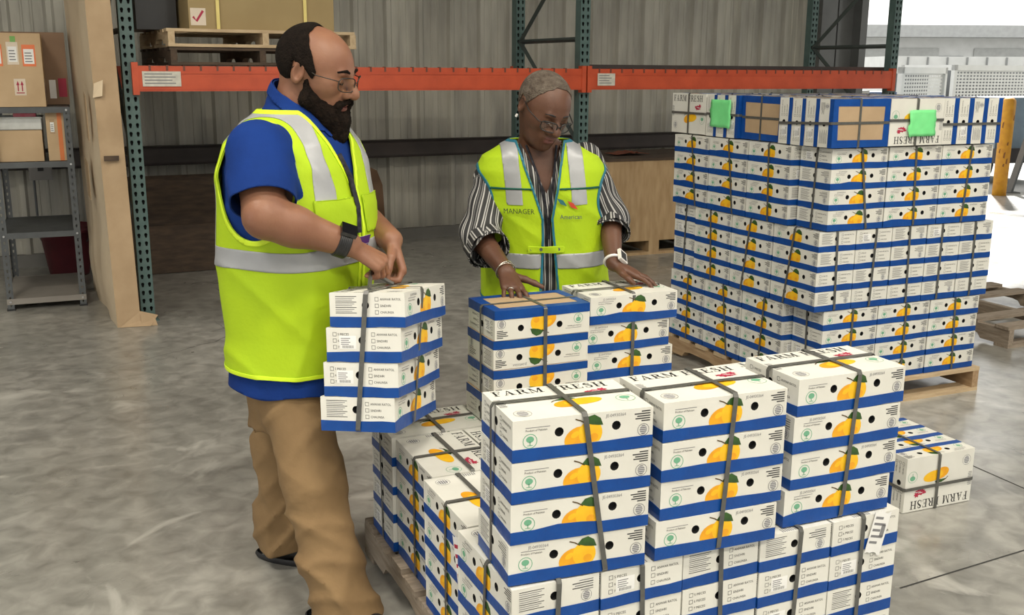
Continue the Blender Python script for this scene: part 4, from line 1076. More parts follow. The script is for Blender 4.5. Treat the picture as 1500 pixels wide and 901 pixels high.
def hand_prims(wr, d, n, l, curl, sc=1.0, spread=.06, thumb=None, palm_curl=.0):
    """wr wrist, d towards the fingers, n out of the palm, l towards the thumb; curl: 4 x (a1,a2,a3)"""
    d, n, l = [np.array(x, float)/np.linalg.norm(x) for x in (d, n, l)]
    n = n-d*(n@d); n /= np.linalg.norm(n); lz = np.cross(n, d); l = lz if lz@l > 0 else -lz
    wr = np.array(wr, float); P = []
    offs = [.029, .010, -.009, -.026]; klen = [.088, .090, .084, .076]; flen = [.070, .078, .072, .056]; rad = [.0090, .0092, .0088, .0078]
    for i in range(4):
        kn = wr+sc*(d*klen[i]+l*offs[i]+n*(.004*(abs(i-1.3))))
        P.append(RC(wr+sc*(d*.008+l*offs[i]*.55), kn, .0145*sc, .0115*sc, .010))
        a = 0; dd0 = d+l*spread*(1.2-i)*.9; dd0 /= np.linalg.norm(dd0); p = kn
        for j, fr in enumerate((.45, .30, .25)):
            a += curl[i][j]; dd = dd0*math.cos(a)+n*math.sin(a); q2 = p+dd*flen[i]*fr*sc
            P.append(RC(p, q2, rad[i]*sc*(1-.10*j), rad[i]*sc*(.92-.10*j), .004)); p = q2
    P.append(RC(wr+sc*(d*.02+n*.006), wr+sc*(d*.07+n*.008), .016*sc, .015*sc, .012))
    tb, t1, t2 = thumb if thumb else ((.55, .75, .25), (.8, .45, .25), (.95, .2, .2))
    vec = lambda q_: (lambda w_: w_/np.linalg.norm(w_))(d*q_[0]+l*q_[1]+n*q_[2])
    p = wr+sc*(d*.018+l*.016+n*.006)
    for q_, le, r0, r1 in ((tb, .045, .0150, .0115), (t1, .034, .0110, .0098), (t2, .028, .0098, .0078)):
        p2 = p+vec(q_)*le*sc; P.append(RC(p, p2, r0*sc, r1*sc, .006)); p = p2
    return P
def tube_obj(name, pts, r, m, parent, base, n=8, closed=False):
    E = MB(); E.tube([Vector(p)-Vector(base) for p in pts], r, n, 0, closed); return E.build(name, m, parent, True)
def glasses(h, parent, base, frame, lens, top=.024, w_=.027, hgt=.018, x=.118, z=.004, drop=.0, rad=.0016):
    g = None; rim = []
    E = MB()
    for sy in (1, -1):
        cy = sy*.0335; pts = []
        for i in range(20):
            t = 2*PI*i/20; e = .62
            cx_ = math.copysign(abs(math.cos(t))**e, math.cos(t))*w_; cz_ = math.copysign(abs(math.sin(t))**e, math.sin(t))*hgt
            yy = cy+cx_; pts.append(h.p(x-1.6*yy*yy*4, yy, z+cz_))
        E.tube([Vector(p)-Vector(base) for p in pts], rad, 6, 0, True); rim.append(pts)
    E.tube([Vector(h.p(x-.0005, sy_, z+.006))-Vector(base) for sy_ in (-.0075, 0, .0075)], rad, 6)
    for sy in (1, -1):
        E.tube([Vector(h.p(*a))-Vector(base) for a in ((x-.022, sy*.0605, z+.008), (x-.030, sy*.071, z+.010), (.04, sy*.0835, .012), (-.012, sy*.0865, .030), (-.030, sy*.084, .012))], rad*.95, 6)
    g = E.build('glasses', frame, parent, True)
    for pts in rim:
        E = MB(); E.poly([Vector(p)-Vector(base) for p in pts]); E.build('lens', lens, g)
    return g
def lens_mat(name, tint, mixf):
    m = bpy.data.materials.new(name); m.use_nodes = True; nt = m.node_tree; nt.nodes.clear()
    o = nt.nodes.new('ShaderNodeOutputMaterial'); t = nt.nodes.new('ShaderNodeBsdfTransparent'); t.inputs[0].default_value = (*tint, 1)
    g = nt.nodes.new('ShaderNodeBsdfGlossy'); g.inputs['Roughness'].default_value = .05; x = nt.nodes.new('ShaderNodeMixShader'); x.inputs[0].default_value = mixf
    nt.links.new(t.outputs[0], x.inputs[1]); nt.links.new(g.outputs[0], x.inputs[2]); nt.links.new(x.outputs[0], o.inputs[0]); return m
def skin_mat(name, c, c2, lip):
    m = mat(name, c, .48, c2=c2, nscale=14, bump=.06, bscale=160, spec=.4)
    b = m.node_tree.nodes['Principled BSDF']; b.inputs['Subsurface Weight'].default_value = .08; b.inputs['Subsurface Radius'].default_value = (.012, .005, .003)
    nt = m.node_tree; a = nt.nodes.new('ShaderNodeAttribute'); a.attribute_name = 'tone'
    src = b.inputs['Base Color'].links[0].from_socket; x = nt.nodes.new('ShaderNodeMix'); x.data_type = 'RGBA'
    nt.links.new(a.outputs['Fac'], x.inputs[0]); nt.links.new(src, x.inputs[6]); x.inputs[7].default_value = (*lip, 1); nt.links.new(x.outputs[2], b.inputs['Base Color'])
    return m
def body_obj(parts, m, base, tones):
    """join several meshed pieces of one body field into one mesh; tones: function of world points -> 0..1"""
    V = []; Fc = []; k = 0
    for v, f in parts:
        V.append(v); Fc += [tuple(int(i)+k for i in q_) for q_ in f]; k += len(v)
    V = np.concatenate(V)
    me = bpy.data.meshes.new('person'); me.from_pydata([tuple(p) for p in V-np.array(base)], [], Fc); me.materials.append(m)
    me.polygons.foreach_set('use_smooth', [True]*len(Fc))
    at = me.attributes.new('tone', 'FLOAT', 'POINT'); at.data.foreach_set('value', np.clip(tones(V), 0, 1).astype(F32))
    me.update(); o = link('person', me, None, base); return o
def sstep(x, a, b):
    t = np.clip((x-a)/(b-a), 0, 1); return t*t*(3-2*t)
def local_tf(v, keys, yaw):
    """(forward, left) of points about the loft axis"""
    K = np.array(keys); cx = np.interp(v[:, 2], K[:, 0], K[:, 1]); cy = np.interp(v[:, 2], K[:, 0], K[:, 2])
    c, s = math.cos(yaw), math.sin(yaw); px, py = v[:, 0]-cx, v[:, 1]-cy
    return px*c+py*s, -px*s+py*c
def n3(x, y, z, s=1.0, ph=0.0):
    return np.sin(x*11*s+3*np.sin(y*7*s+ph))*np.sin(z*9*s+2*np.sin(x*6*s)+ph)+.5*np.sin(y*17*s+z*13*s+ph*2)
FLUO = mat('fluorescent_yellow', (.42, .60, .003), .75, c2=(.36, .54, .003), nscale=5, bump=.10, bscale=90)
SILV = mat('reflective_silver', (.42, .43, .44), .42, .15, c2=(.33, .34, .36), nscale=9, bump=.08, bscale=30)
ROYAL = mat('royal_blue_knit', (.006, .034, .19), .9, spec=.2, c2=(.005, .027, .15), nscale=9, bump=.12, bscale=60)
KHAKI = mat('khaki_twill', (.245, .155, .070), .85, c2=(.20, .123, .054), nscale=8, bump=.15, bscale=60)
BLACKP = mat('black_plastic', (.012, .012, .013), .35)
# ============================================================ bearded worker holding a bundle
MY = math.radians(-24)                        # facing
MB0 = Vector((-.62, 2.80, 0))
MT = [(.60, -.616, 2.858, .196, .186), (.70, -.619, 2.861, .186, .173), (.80, -.616, 2.862, .178, .166), (.92, -.612, 2.866, .186, .184), (1.04, -.608, 2.870, .192, .192), (1.16, -.606, 2.874, .198, .180), (1.26, -.612, 2.880, .202, .162), (1.325, -.614, 2.884, .186, .138), (1.365, -.610, 2.886, .146, .110), (1.40, -.604, 2.886, .096, .086), (1.43, -.596, 2.884, .066, .064)]
mF = np.array([math.cos(MY), math.sin(MY), 0]); mL = np.array([-mF[1], mF[0], 0])
mh = Head((-.538, 2.868, 1.513), rotm(math.radians(-16), math.radians(16), math.radians(4)), 1.01)
shR = np.array(PX(378, 222, 2.69)); elR = np.array(PX(388, 318, 2.57)); wrR = np.array(PX(512, 358, 2.655))
shL = np.array([-.575, 3.04, 1.30]); elL = np.array([-.47, 3.08, 1.10]); wrL = np.array(PX(573, 352, 2.84))
hipR = np.array([-.625, 2.78, .70]); hipL = np.array([-.605, 2.92, .70])
knR = np.array(PX(460, 705, 2.68)); anR = np.array(PX(502, 898, 2.60)); knL = np.array([-.70, 2.98, .40]); anL = np.array([-.715, 3.01, .07])
hbR = np.array(PX(541, 388, 2.72)); hbL = np.array(PX(578, 392, 2.88))
fist = [(.75, 1.35, .9)]*4
armR = [RC(shR, elR, .066, .054, .03), RC(elR, elR+(wrR-elR)*.35, .053, .052, .02), RC(elR+(wrR-elR)*.3, wrR, .052, .033, .02)]
armL = [RC(shL, elL, .058, .050, .03), RC(elL, wrL, .053, .033, .02)]
dR = hbR-wrR; dR /= np.linalg.norm(dR); dL = np.array([.35, -.35, -.6])
wrRh = wrR+dR*.012
handR = hand_prims(wrRh, (.80, .22, -.46), (-.35, .35, -.85), (.25, .9, .2), [(.85, 1.35, .8), (.9, 1.35, .8), (.95, 1.35, .8), (1.0, 1.3, .8)], 1.06, .02, ((.75, .55, .35), (.75, .1, .6), (.7, -.2, .7)))
handL = hand_prims(wrL, (.30, -.25, -.80), (-.75, -.35, -.15), (-.35, -.85, .1), [(.7, 1.2, .7), (.8, 1.3, .8), (.85, 1.3, .8), (.9, 1.3, .8)], 1.06, .02, ((.7, .5, .45), (.85, .15, .55), (.9, -.1, .5)))
handR_grip = handR[7].b
hp = head_prims(mh, .004, 1.18, 1.1)
neck = [RC(mh.p(-.030, 0, -.045), (-.606, 2.886, 1.36), .066, .076, .03)]
torso = [LOFT([(.60, -.622, 2.860, .135, .115), (.70, -.620, 2.862, .145, .130)]+[(z, x, y, a-.012, b-.012) for z, x, y, a, b in MT[2:]], MY, .03)]
legs = [RC(hipR, knR, .088, .062, .03), RC(knR, anR, .060, .042, .02), RC(hipL, knL, .092, .062, .03), RC(knL, anL, .060, .042, .02)]
allm = torso+legs+neck+hp[:10]+armR+armL
pieces = [sdf_mesh(torso+legs+armR+armL+neck, .009)]
hlo = mh.o-.17; hhi = mh.o+.17; pieces.append(sdf_mesh(neck+hp, .0034, 0, hlo, hhi))
for arm, hd, wv in ((armR, handR, wrR), (armL, handL, wrL)):
    pts = np.array([q_ for p in hd for q_ in (p.a, p.b)])
    pieces.append(sdf_mesh(arm+hd, .0034, 0, np.minimum(pts.min(0), wv-.05)-.03, np.maximum(pts.max(0), wv+.05)+.03))
SK1 = skin_mat('light_skin', (.26, .125, .072), (.22, .098, .058), (.20, .062, .05))
def mtone(v):
    q_ = mh.loc(v)
    lip = sstep(q_[:, 0], .088, .096)*(1-sstep(np.abs(q_[:, 1]), .016, .022))*(1-sstep(np.abs(q_[:, 2]+.064), .010, .014))
    return lip*.8
man = body_obj(pieces, SK1, MB0, mtone)
tag(man, 'bearded person in glasses, yellow safety vest, blue polo and khaki trousers, lifting a bundle', 'person')
b0 = tuple(MB0)
# hair, beard
hv, hf = sdf_mesh(hp[:6], .004, .03); hl = mh.loc(hv); nr = vnorm(hv, hf)
nz = .002*n3(hl[:, 0]*9, hl[:, 1]*9, hl[:, 2]*9)
front = np.interp(hl[:, 2], [-.08, -.02, .02, .06, .10, .14], [.020, .022, .036, .014, -.014, -.026])
low = np.interp(hl[:, 0], [-.12, -.06, -.035, -.034, .01, .05], [-.040, -.036, -.02, .034, .018, -.03])
gh = np.minimum(front-hl[:, 0], hl[:, 2]-low)+nz
HAIR1 = mat('dark_brown_hair', (.006, .004, .003), 1.0, spec=.15, c2=(.012, .008, .006), nscale=60, bump=.5, bscale=220)
cv, cf = clip(hv+nr*(.0055*sstep(gh, 0, .012)[:, None]+.0004), hf, gh); skin_obj('hair', cv, cf, HAIR1, man, b0, .003)
bp_ = [mh.el((.078, 0, -.118), (.040, .042, .042), .03), mh.el((.088, 0, -.150), (.032, .034, .034), .03), mh.el((.080, 0, -.098), (.040, .044, .024), .02)]
for sy in (1, -1):
    bp_ += [mh.rc((.012, sy*.071, -.010), (.022, sy*.067, -.060), .007, .018, .02), mh.rc((.020, sy*.064, -.062), (.070, sy*.034, -.100), .022, .026, .02), mh.rc((.030, sy*.062, -.050), (.078, sy*.036, -.075), .012, .012, .02),
            mh.rc((.110, sy*.006, -.046), (.098, sy*.030, -.056), .0075, .0065, .008), mh.rc((.098, sy*.030, -.056), (.085, sy*.032, -.085), .009, .014, .012)]
bv, bf = sdf_mesh(bp_, .0038, .02, disp=lambda X, Y, Z: .0022*np.sin(X*420+2*np.sin(Z*160))*np.sin(Z*300+Y*240)+.0012*np.sin(Y*610))
skin_obj('beard', bv, bf, mat('dark_beard', (.006, .004, .003), 1.0, spec=.15, c2=(.016, .010, .007), nscale=70, bump=.6, bscale=240), man, b0)
for sy in (1, -1):
    E = MB(); E.tube([Vector(mh.p(*a))-MB0 for a in ((.101, sy*.014, .030), (.100, sy*.030, .036), (.084, sy*.050, .030))], [.0035, .0044, .0025], 6); E.build('eyebrow', HAIR1, man, True)
    E = MB(); E.tube([Vector(mh.p(*a))-MB0 for a in ((.0915, sy*.021, .001), (.0955, sy*.032, -.002), (.0885, sy*.043, .001))], .0014, 5); E.build('eyelash', HAIR1, man)
glasses(mh, man, b0, mat('dark_frame', (.03, .022, .016), .35), lens_mat('amber_lens', (.84, .79, .68), .07), w_=.0265, hgt=.019, x=.120, z=.002)
# trousers with folds
def folds(X, Y, Z):
    lo_ = np.clip((.62-Z)/.62, 0, 1)
    rd = lambda t: (1-np.abs(np.sin(t)))**2
    a_ = rd(Z*17+X*15+1.6*np.sin(Y*9+Z*6)); b_ = rd(Z*29-X*17+Y*13+1.5*np.sin(X*14)); c_ = rd(X*21-Z*9+2*np.sin(Z*5))
    return -.017*a_*(.30+lo_)*(.55+.45*np.sin(X*11+Z*8))-.015*b_*lo_**1.3-.008*c_*(.5+.5*np.sin(Z*14))
tr_ = [LOFT([(.52, -.635, 2.848, .11, .12), (.60, -.622, 2.852, .146, .128), (.70, -.618, 2.858, .155, .138), (.80, -.614, 2.862, .160, .145)], MY, .05),
       RC(hipR, knR, .090, .078, .04), RC(knR, knR+(anR-knR)*.6, .077, .070, .04), RC(knR+(anR-knR)*.6, anR+np.array([.02, -.01, -.02]), .071, .086, .03),
       RC(hipL, knL, .090, .078, .04), RC(knL, anL+np.array([0, 0, .03]), .082, .070, .04), RC(anL+np.array([-.02, 0, .08]), anL+np.array([.0, 0, .0]), .076, .080, .03)]
tv, tf = sdf_mesh(tr_, .0075, .03, disp=folds)
hemz = np.where(np.linalg.norm(tv[:, :2]-anR[:2], axis=1) < np.linalg.norm(tv[:, :2]-anL[:2], axis=1), .042, .050)
cv, cf = clip(tv, tf, tv[:, 2]-hemz+.006*np.sin(tv[:, 0]*40)); trs = skin_obj('trousers', cv, cf, KHAKI, man, b0, .004)
# belt-line seam pocket
E = MB()
pk = [PX(365, 580, 2.66), PX(378, 615, 2.655), PX(400, 660, 2.64)]
# shoes
SHOE = mat('black_leather', (.012, .011, .011), .4, c2=(.02, .019, .018), nscale=20)
def shoe(an, yaw, parent, base):
    f = np.array([math.cos(yaw), math.sin(yaw), 0]); g0 = np.array([an[0], an[1], 0])
    v, fq = sdf_mesh([EL(g0+f*.03+np.array([0, 0, .045]), (.085, .044, .042), rotm(yaw), .03), EL(g0+f*.115+np.array([0, 0, .036]), (.085, .047, .034), rotm(yaw), .03), RC(g0+np.array([0, 0, .05]), g0+np.array([0, 0, .11]), .042, .040, .02), EL(g0-f*.03+np.array([0, 0, .04]), (.045, .038, .04), rotm(yaw), .03)], .005, .02)
    cv, cf = clip(v, fq, v[:, 2]-.018); s_ = skin_obj('shoe', cv, cf, SHOE, parent, base)
    sv, sf = sdf_mesh([EL(g0+f*.05+np.array([0, 0, .012]), (.155, .052, .03), rotm(yaw), .01)], .005, .02)
    g_ = np.minimum(.020-sv[:, 2], sv[:, 2]-.001); cv, cf = clip(sv, sf, g_); so = skin_obj('sole', cv, cf, INK, s_, base, .002)
    return s_
shoe(anR+np.array([-.02, 0, 0]), math.radians(-30), man, b0); shoe(anL, math.radians(-12), man, b0)
# polo shirt
slR = [RC(shR, shR+(elR-shR)*.90, .079, .080, .05)]; slL = [RC(shL, shL+(elL-shL)*.85, .070, .068, .05)]
shp_ = [LOFT(MT, MY, .03, 2.3, .004)]+slR+slL+[RC((-.606, 2.886, 1.36), mh.p(-.045, 0, -.085), .082, .072, .03)]
sv, sf = sdf_mesh(shp_, .0075, .02, disp=lambda X, Y, Z: -.009*(1-np.abs(np.sin(Z*16+X*17+1.5*np.sin(Y*14))))**2*np.clip((1.33-Z)/.12, 0, 1))
g1 = np.full(len(sv), 1.0)
for sh_, el_, fr in ((shR, elR, .80), (shL, elL, .78)):
    ax_ = (el_-sh_)/np.linalg.norm(el_-sh_); t = (sv-sh_) @ ax_; rad_ = np.linalg.norm(sv-sh_-t[:, None]*ax_, axis=1)
    g1 = np.where((rad_ < .10) & (t > .02), np.minimum(g1, fr*np.linalg.norm(el_-sh_)-t), g1)
q_ = mh.loc(sv); gn = (-.088+.28*(q_[:, 0]*-1+.02))-q_[:, 2]; dn_ = np.linalg.norm(sv[:, :2]-np.array([-.60, 2.885]), axis=1); g1 = np.where(dn_ < .12, np.minimum(g1, gn), g1); g1 = np.minimum(g1, sv[:, 2]-.645-.006*np.sin(sv[:, 0]*30))
fl, ll = local_tf(sv, MT, MY); g1 = np.where(fl > 0, np.minimum(g1, np.abs(ll)*2.2-(sv[:, 2]-1.325)), g1)
cv, cf = clip(sv, sf, g1); shirt = skin_obj('polo_shirt', cv, cf, ROYAL, man, b0, .004)
gband = np.minimum(g1, .012-g1); gband = np.where((sv[:, 2] > 1.33) & (np.linalg.norm(sv-mh.p(-.03, 0, -.12), axis=1) < .14), np.minimum(g1, .030-g1), -1)
cv, cf = clip(sv+vnorm(sv, sf)*.006, sf, gband)
if len(cf): skin_obj('collar', cv, cf, ROYAL, shirt, b0, .003)
# safety vest
vk = [(.655, -.616, 2.864, .182, .164), (.70, -.617, 2.864, .184, .170)]+[(z, x, y, a, b) for z, x, y, a, b in MT[2:]]
vs_ = [LOFT(vk, MY, .03, 2.35, .017)]
vv, vf = sdf_mesh(vs_, .0072, .03, disp=lambda X, Y, Z: -.010*(1-np.abs(np.sin(X*15+Y*13+1.6*np.sin(Z*5))))**2*np.clip((1.08-Z)/.35, 0, 1)-.006*(1-np.abs(np.sin(Z*13+X*12+np.sin(Y*9))))**3)
fl, ll = local_tf(vv, vk, MY); vn = vnorm(vv, vf)
def vest_edge(v, f_, l_, armc, ar, az, neckz, vz, hem, gap=.0):
    """>0 inside the vest panel: outside arm holes, below the neck, beside the front opening, above the hem"""
    g = v[:, 2]-hem
    for c, sgn in armc:
        dl = (np.abs(l_)-.140)                                   # only the flanks
        e_ = np.sqrt(((f_-c[0])/ar)**2+((v[:, 2]-c[1])/az)**2)-1
        g = np.where((l_*sgn > 0), np.minimum(g, np.maximum(e_*ar, -dl)), g)
    g = np.minimum(g, neckz-v[:, 2]+.0*f_)
    w_ = np.clip((v[:, 2]-vz)*.36, gap, .2)
    g = np.where(f_ > 0, np.minimum(g, np.abs(l_)-w_), g)
    return g
ge = vest_edge(vv, fl, ll, (((.010, 1.225), -1), ((.010, 1.225), 1)), .112, .145, 1.412, 1.19, .700, .004)
cv, cf = clip(vv, vf, ge); vest = skin_obj('safety_vest', cv, cf, FLUO, man, b0, .004)
def band(name, g, m, off=.0045, thick=.0015, par=None, V=None, Fq=None, N_=None, base=b0):
    V = vv if V is None else V; Fq = vf if Fq is None else Fq; N_ = vn if N_ is None else N_
    c_, f_ = clip(V+N_*off, Fq, g)
    return skin_obj(name, c_, f_, m, par or vest, base, thick) if len(f_) else None
wob_ = .006*np.sin(vv[:, 0]*14)
band('reflective_stripe', np.minimum(ge, .0265-np.abs(vv[:, 2]-1.025-.05*fl-wob_)), SILV)
for sg in (1, -1):
    cst = .112+.0*ll; wd = .024+.010*np.clip((1.3-vv[:, 2])/.25, 0, 1)
    g_ = np.minimum(np.minimum(ge-.006, wd-np.abs(ll*sg-cst+.15*np.clip(vv[:, 2]-1.30, 0, .1))), vv[:, 2]-1.052-.05*fl)
    band('reflective_stripe', g_, SILV)
band('binding', np.minimum(ge, .011-ge), mat('vest_binding', (.66, .90, .02), .6), .0048, .0018)
for sg in (-1, 1):
    g_ = np.minimum(np.minimum(.062-np.abs(ll-sg*.085), .050-np.abs(vv[:, 2]-1.135)), fl)
    band('pocket', np.minimum(g_, ge-.004), FLUO, .0055, .004)
    band('pocket_seam', np.minimum(np.minimum(g_, .003-g_), ge), mat('vest_seam', (.42, .62, .01), .7), .010, .001)
# lanyard with badge
LAN = mat('black_lanyard', (.010, .010, .016), .8, spec=.2, c2=(.04, .04, .05), nscale=70)
def onvest(f_, l_, z, lift):
    K = np.array(vk); it = lambda j: float(np.interp(z, K[:, 0], K[:, j])); a, b = it(3)+.017+lift, it(4)+.017+lift
    r_ = b*max(0, 1-abs(l_/a)**2.35)**(1/2.35)
    return np.array([it(1), it(2), z])+mF*r_+mL*l_
E = MB(); ln = [onvest(0, -.030, 1.30, .006), onvest(0, -.020, 1.24, .012), onvest(0, -.018, 1.16, .014), onvest(0, -.020, 1.09, .012)]
for dl in (0,): E.tube([Vector(p)-MB0 for p in ln], .0085, 4)
lan = E.build('lanyard', LAN, man)
bc = onvest(0, -.030, 1.055, .018); ax_ = Vector(mL); ay_ = (Vector((0, 0, 1))+Vector(mF)*.3).normalized()
E = MB(); d = Dec(E, Vector(bc)-MB0, -ax_*-1, ay_, .001); ax_n = Vector(-mL)
d = Dec(E, Vector(bc)-MB0, Vector(mL), ay_, .0); d.rect(-.043, .043, -.028, .028, 0); d.rect(-.043, .043, .004, .028, 1, .0006)
for k in range(3): d.poly([(-.035+k*.026, -.026), (-.022+k*.026, -.026), (-.010+k*.026, .002), (-.023+k*.026, .002)], 1, .0006)
bo_ = E.build('badge', [STICK, mat('purple_print', (.10, .03, .20), .5)], lan); bo_.modifiers.new('t', 'SOLIDIFY').thickness = .0015
# smart watch on the near wrist
wd_ = (wrR-elR)/np.linalg.norm(wrR-elR); wc = wrR-wd_*.022
up_ = np.array([.15, -.55, .8]); up_ -= wd_*(up_@wd_); up_ /= np.linalg.norm(up_); sd_ = np.cross(wd_, up_)
E = MB()
for off_ in (-.012, -.007, -.002, .003, .008, .012):
    E.tube([Vector(wc+wd_*off_+(up_*math.cos(t)+sd_*math.sin(t))*.0375)-MB0 for t in [2*PI*i/20 for i in range(20)]], .0055, 6, 0, True)
wt = E.build('watch', BLACKP, man, True)
E = MB(); Mx = Matrix((Vector(wd_), Vector(sd_), Vector(up_))).transposed().to_4x4(); Mx.translation = Vector(wc+up_*.046)-MB0
E.box(-.021, .021, -.019, .019, -.006, .006, 0, Mx); E.build('watch_face', mat('watch_glass', (.004, .004, .006), .12), wt)

# the bundle being lifted, hanging by its straps from both hands
HBc = Vector(PX(592, 428, 2.50))
Rh = Matrix.Rotation(math.radians(-7), 4, 'X') @ Matrix.Rotation(math.radians(-15), 4, 'Z') @ Matrix.Rotation(-.03, 4, 'Y') @ Matrix.Rotation(PI/2, 4, 'Z')
HS = .036
cor = Rh @ Vector((-CL/2, -CD/2, 4*CH))              # upper corner nearest the camera
Mh = Matrix.Translation(HBc-cor) @ Rh
hb = bundle(Mh, 'bundle of four mango cartons hanging from the hands of the bearded person', 'strapped mango bundle in hand', jit=.001,
            straps=(strap_mesh('y', -.03, .0, skew=HS), strap_mesh('x', .0, HS, w_=.013)), offs=[(0, HS), (0, HS*.66), (0, HS*.33), (.0, 0)])
tp = Mh @ Vector((-.03, .0, 4*CH+.004)); tq = [Mh @ Vector((-CL/2+.02, 0, 4*CH+.006)), Vector(handR_grip), Mh @ Vector((.03, .0, 4*CH+.006))]
Mi = Mh.inverted(); E = MB()
def sag(p, q2, n=6): return [p.lerp(q2, i/n) for i in range(n+1)]
for pth in (sag(tq[0], tq[1])+sag(tq[1], tq[2])[1:],):
    P_ = [Mi @ p for p in pth]
    for a, b in zip(P_[:-1], P_[1:]): E.tube([a, b], .0055, 4)
E.build('strap', STRAP, hb)
# ============================================================ worker leaning over the boxes
WY = math.radians(-86); WB0 = Vector((.12, 3.56, 0))
WT = [(.60, .118, 3.560, .185, .150), (.72, .118, 3.555, .195, .160), (.84, .115, 3.545, .198, .162), (.95, .112, 3.525, .192, .155), (1.06, .106, 3.505, .186, .150), (1.15, .100, 3.490, .184, .138), (1.21, .094, 3.478, .176, .118), (1.25, .090, 3.470, .145, .098), (1.285, .088, 3.462, .090, .075), (1.31, .088, 3.456, .062, .060)]
wF = np.array([math.cos(WY), math.sin(WY), 0]); wL = np.array([-wF[1], wF[0], 0])
wh = Head((.097, 3.365, 1.402), rotm(math.radians(-61), math.radians(29), math.radians(-6)), .935)
wsR = np.array(PX(722, 258, 3.47)); weR = np.array(PX(703, 348, 3.36)); wwR = np.array(PX(741, 398, 3.19))
wsL = np.array(PX(856, 236, 3.49)); weL = np.array(PX(893, 322, 3.48)); wwL = np.array(PX(899, 386, 3.32))
ZT = Z2+H4
wwR[2] = max(wwR[2], ZT+.045); wwL[2] = max(wwL[2], ZT+.045)
whR = hand_prims(wwR, (.22, -.72, -.34), (.05, -.25, -1), (1, .1, 0), [(-.05, .35, .25), (-.02, .35, .25), (.0, .35, .25), (.05, .35, .25)], .97, .16, ((.5, .85, -.05), (.55, .85, .1), (.6, .8, .15)))
whL = hand_prims(wwL, (.75, -.22, -.28), (.2, -.1, -1), (-.4, -1, 0), [(.0, .28, .2), (.0, .28, .2), (.0, .3, .2), (.0, .3, .2)], .97, .12, ((.6, .75, .1), (.75, .6, .1), (.8, .5, .15)))
warmR = [RC(wsR, weR, .050, .042, .03), RC(weR, wwR, .042, .026, .02)]; warmL = [RC(wsL, weL, .050, .042, .03), RC(weL, wwL, .042, .026, .02)]
whp = head_prims(wh, -.001, 1.12, 1.28)
wneck = [RC(wh.p(-.030, 0, -.045), (.088, 3.462, 1.235), .052, .064, .03)]
wtor = [LOFT([(z, x, y, a-.012, b-.012) for z, x, y, a, b in WT], WY, .03)]
wleg = []
for sx in (-.09, .09):
    hp_ = np.array([.118+sx, 3.56, .68]); kn_ = np.array([.118+sx*1.05, 3.55, .40]); an_ = np.array([.118+sx*1.1, 3.60, .07]); wleg.append((hp_, kn_, an_))
wl_ = [RC(h_, k_, .085, .055, .03) for h_, k_, a_ in wleg]+[RC(k_, a_, .054, .038, .02) for h_, k_, a_ in wleg]
pieces = [sdf_mesh(wtor+wl_+warmR+warmL+wneck, .009)]
pieces.append(sdf_mesh(wneck+whp, .0034, 0, wh.o-.165, wh.o+.165))
for arm, hd, wv in ((warmR, whR, wwR), (warmL, whL, wwL)):
    pts = np.array([q_ for p in hd for q_ in (p.a, p.b)])
    pieces.append(sdf_mesh(arm+hd, .0031, 0, np.minimum(pts.min(0), wv-.05)-.03, np.maximum(pts.max(0), wv+.05)+.03))
SK2 = skin_mat('deep_brown_skin', (.125, .058, .035), (.095, .042, .025), (.20, .075, .065))
def wtone(v):
    q_ = wh.loc(v); return .8*sstep(q_[:, 0], .086, .094)*(1-sstep(np.abs(q_[:, 1]), .017, .023))*(1-sstep(np.abs(q_[:, 2]+.063), .010, .015))
wom = body_obj(pieces, SK2, WB0, wtone); wb = tuple(WB0)
tag(wom, 'person with cropped grey hair and glasses, manager vest over striped blouse, leaning on boxes', 'person')
hv, hf = sdf_mesh(whp[:2], .004, .03); hl = wh.loc(hv); nr = vnorm(hv, hf)
front = np.interp(hl[:, 2], [-.06, .0, .03, .06, .085, .12], [-.01, .0, .014, .032, .046, .050]); low = np.interp(hl[:, 0], [-.12, -.05, -.035, -.034, .01, .04], [-.045, -.04, -.02, .038, .026, .03])
gh = np.minimum(front-hl[:, 0]-.25*np.abs(hl[:, 1])*(hl[:, 2] > .06)*0, hl[:, 2]-low)+.003*n3(hl[:, 0]*9, hl[:, 1]*9, hl[:, 2]*9)
cv, cf = clip(hv+nr*(.004*sstep(gh, 0, .02)[:, None]+.0003), hf, gh)
skin_obj('hair', cv, cf, mat('cropped_grey_hair', (.135, .110, .085), .9, c2=(.060, .042, .030), nscale=55, bump=.7, bscale=170), wom, wb, .002)
for sy in (1, -1):
    E = MB(); E.tube([Vector(wh.p(*a))-WB0 for a in ((.1015, sy*.014, .029), (.101, sy*.030, .034), (.086, sy*.048, .029))], [.002, .0028, .0015], 6); E.build('eyebrow', INK, wom, True)
    E = MB(); E.tube([Vector(wh.p(*a))-WB0 for a in ((.0915, sy*.021, .001), (.0955, sy*.032, -.002), (.0885, sy*.043, .001))], .0013, 5); E.build('eyelash', INK, wom)
glasses(wh, wom, wb, mat('black_frame', (.012, .011, .011), .3), lens_mat('clear_lens', (.90, .90, .88), .05), w_=.027, hgt=.018, x=.122, z=-.004, rad=.0020)
E = MB()
for dz in (-.094,): E.tube([Vector(wh.p(-.012, -.0865, -.034))-WB0, Vector(wh.p(-.012, -.088, -.044))-WB0], .004, 6)
E.build('earring', STICK, wom)
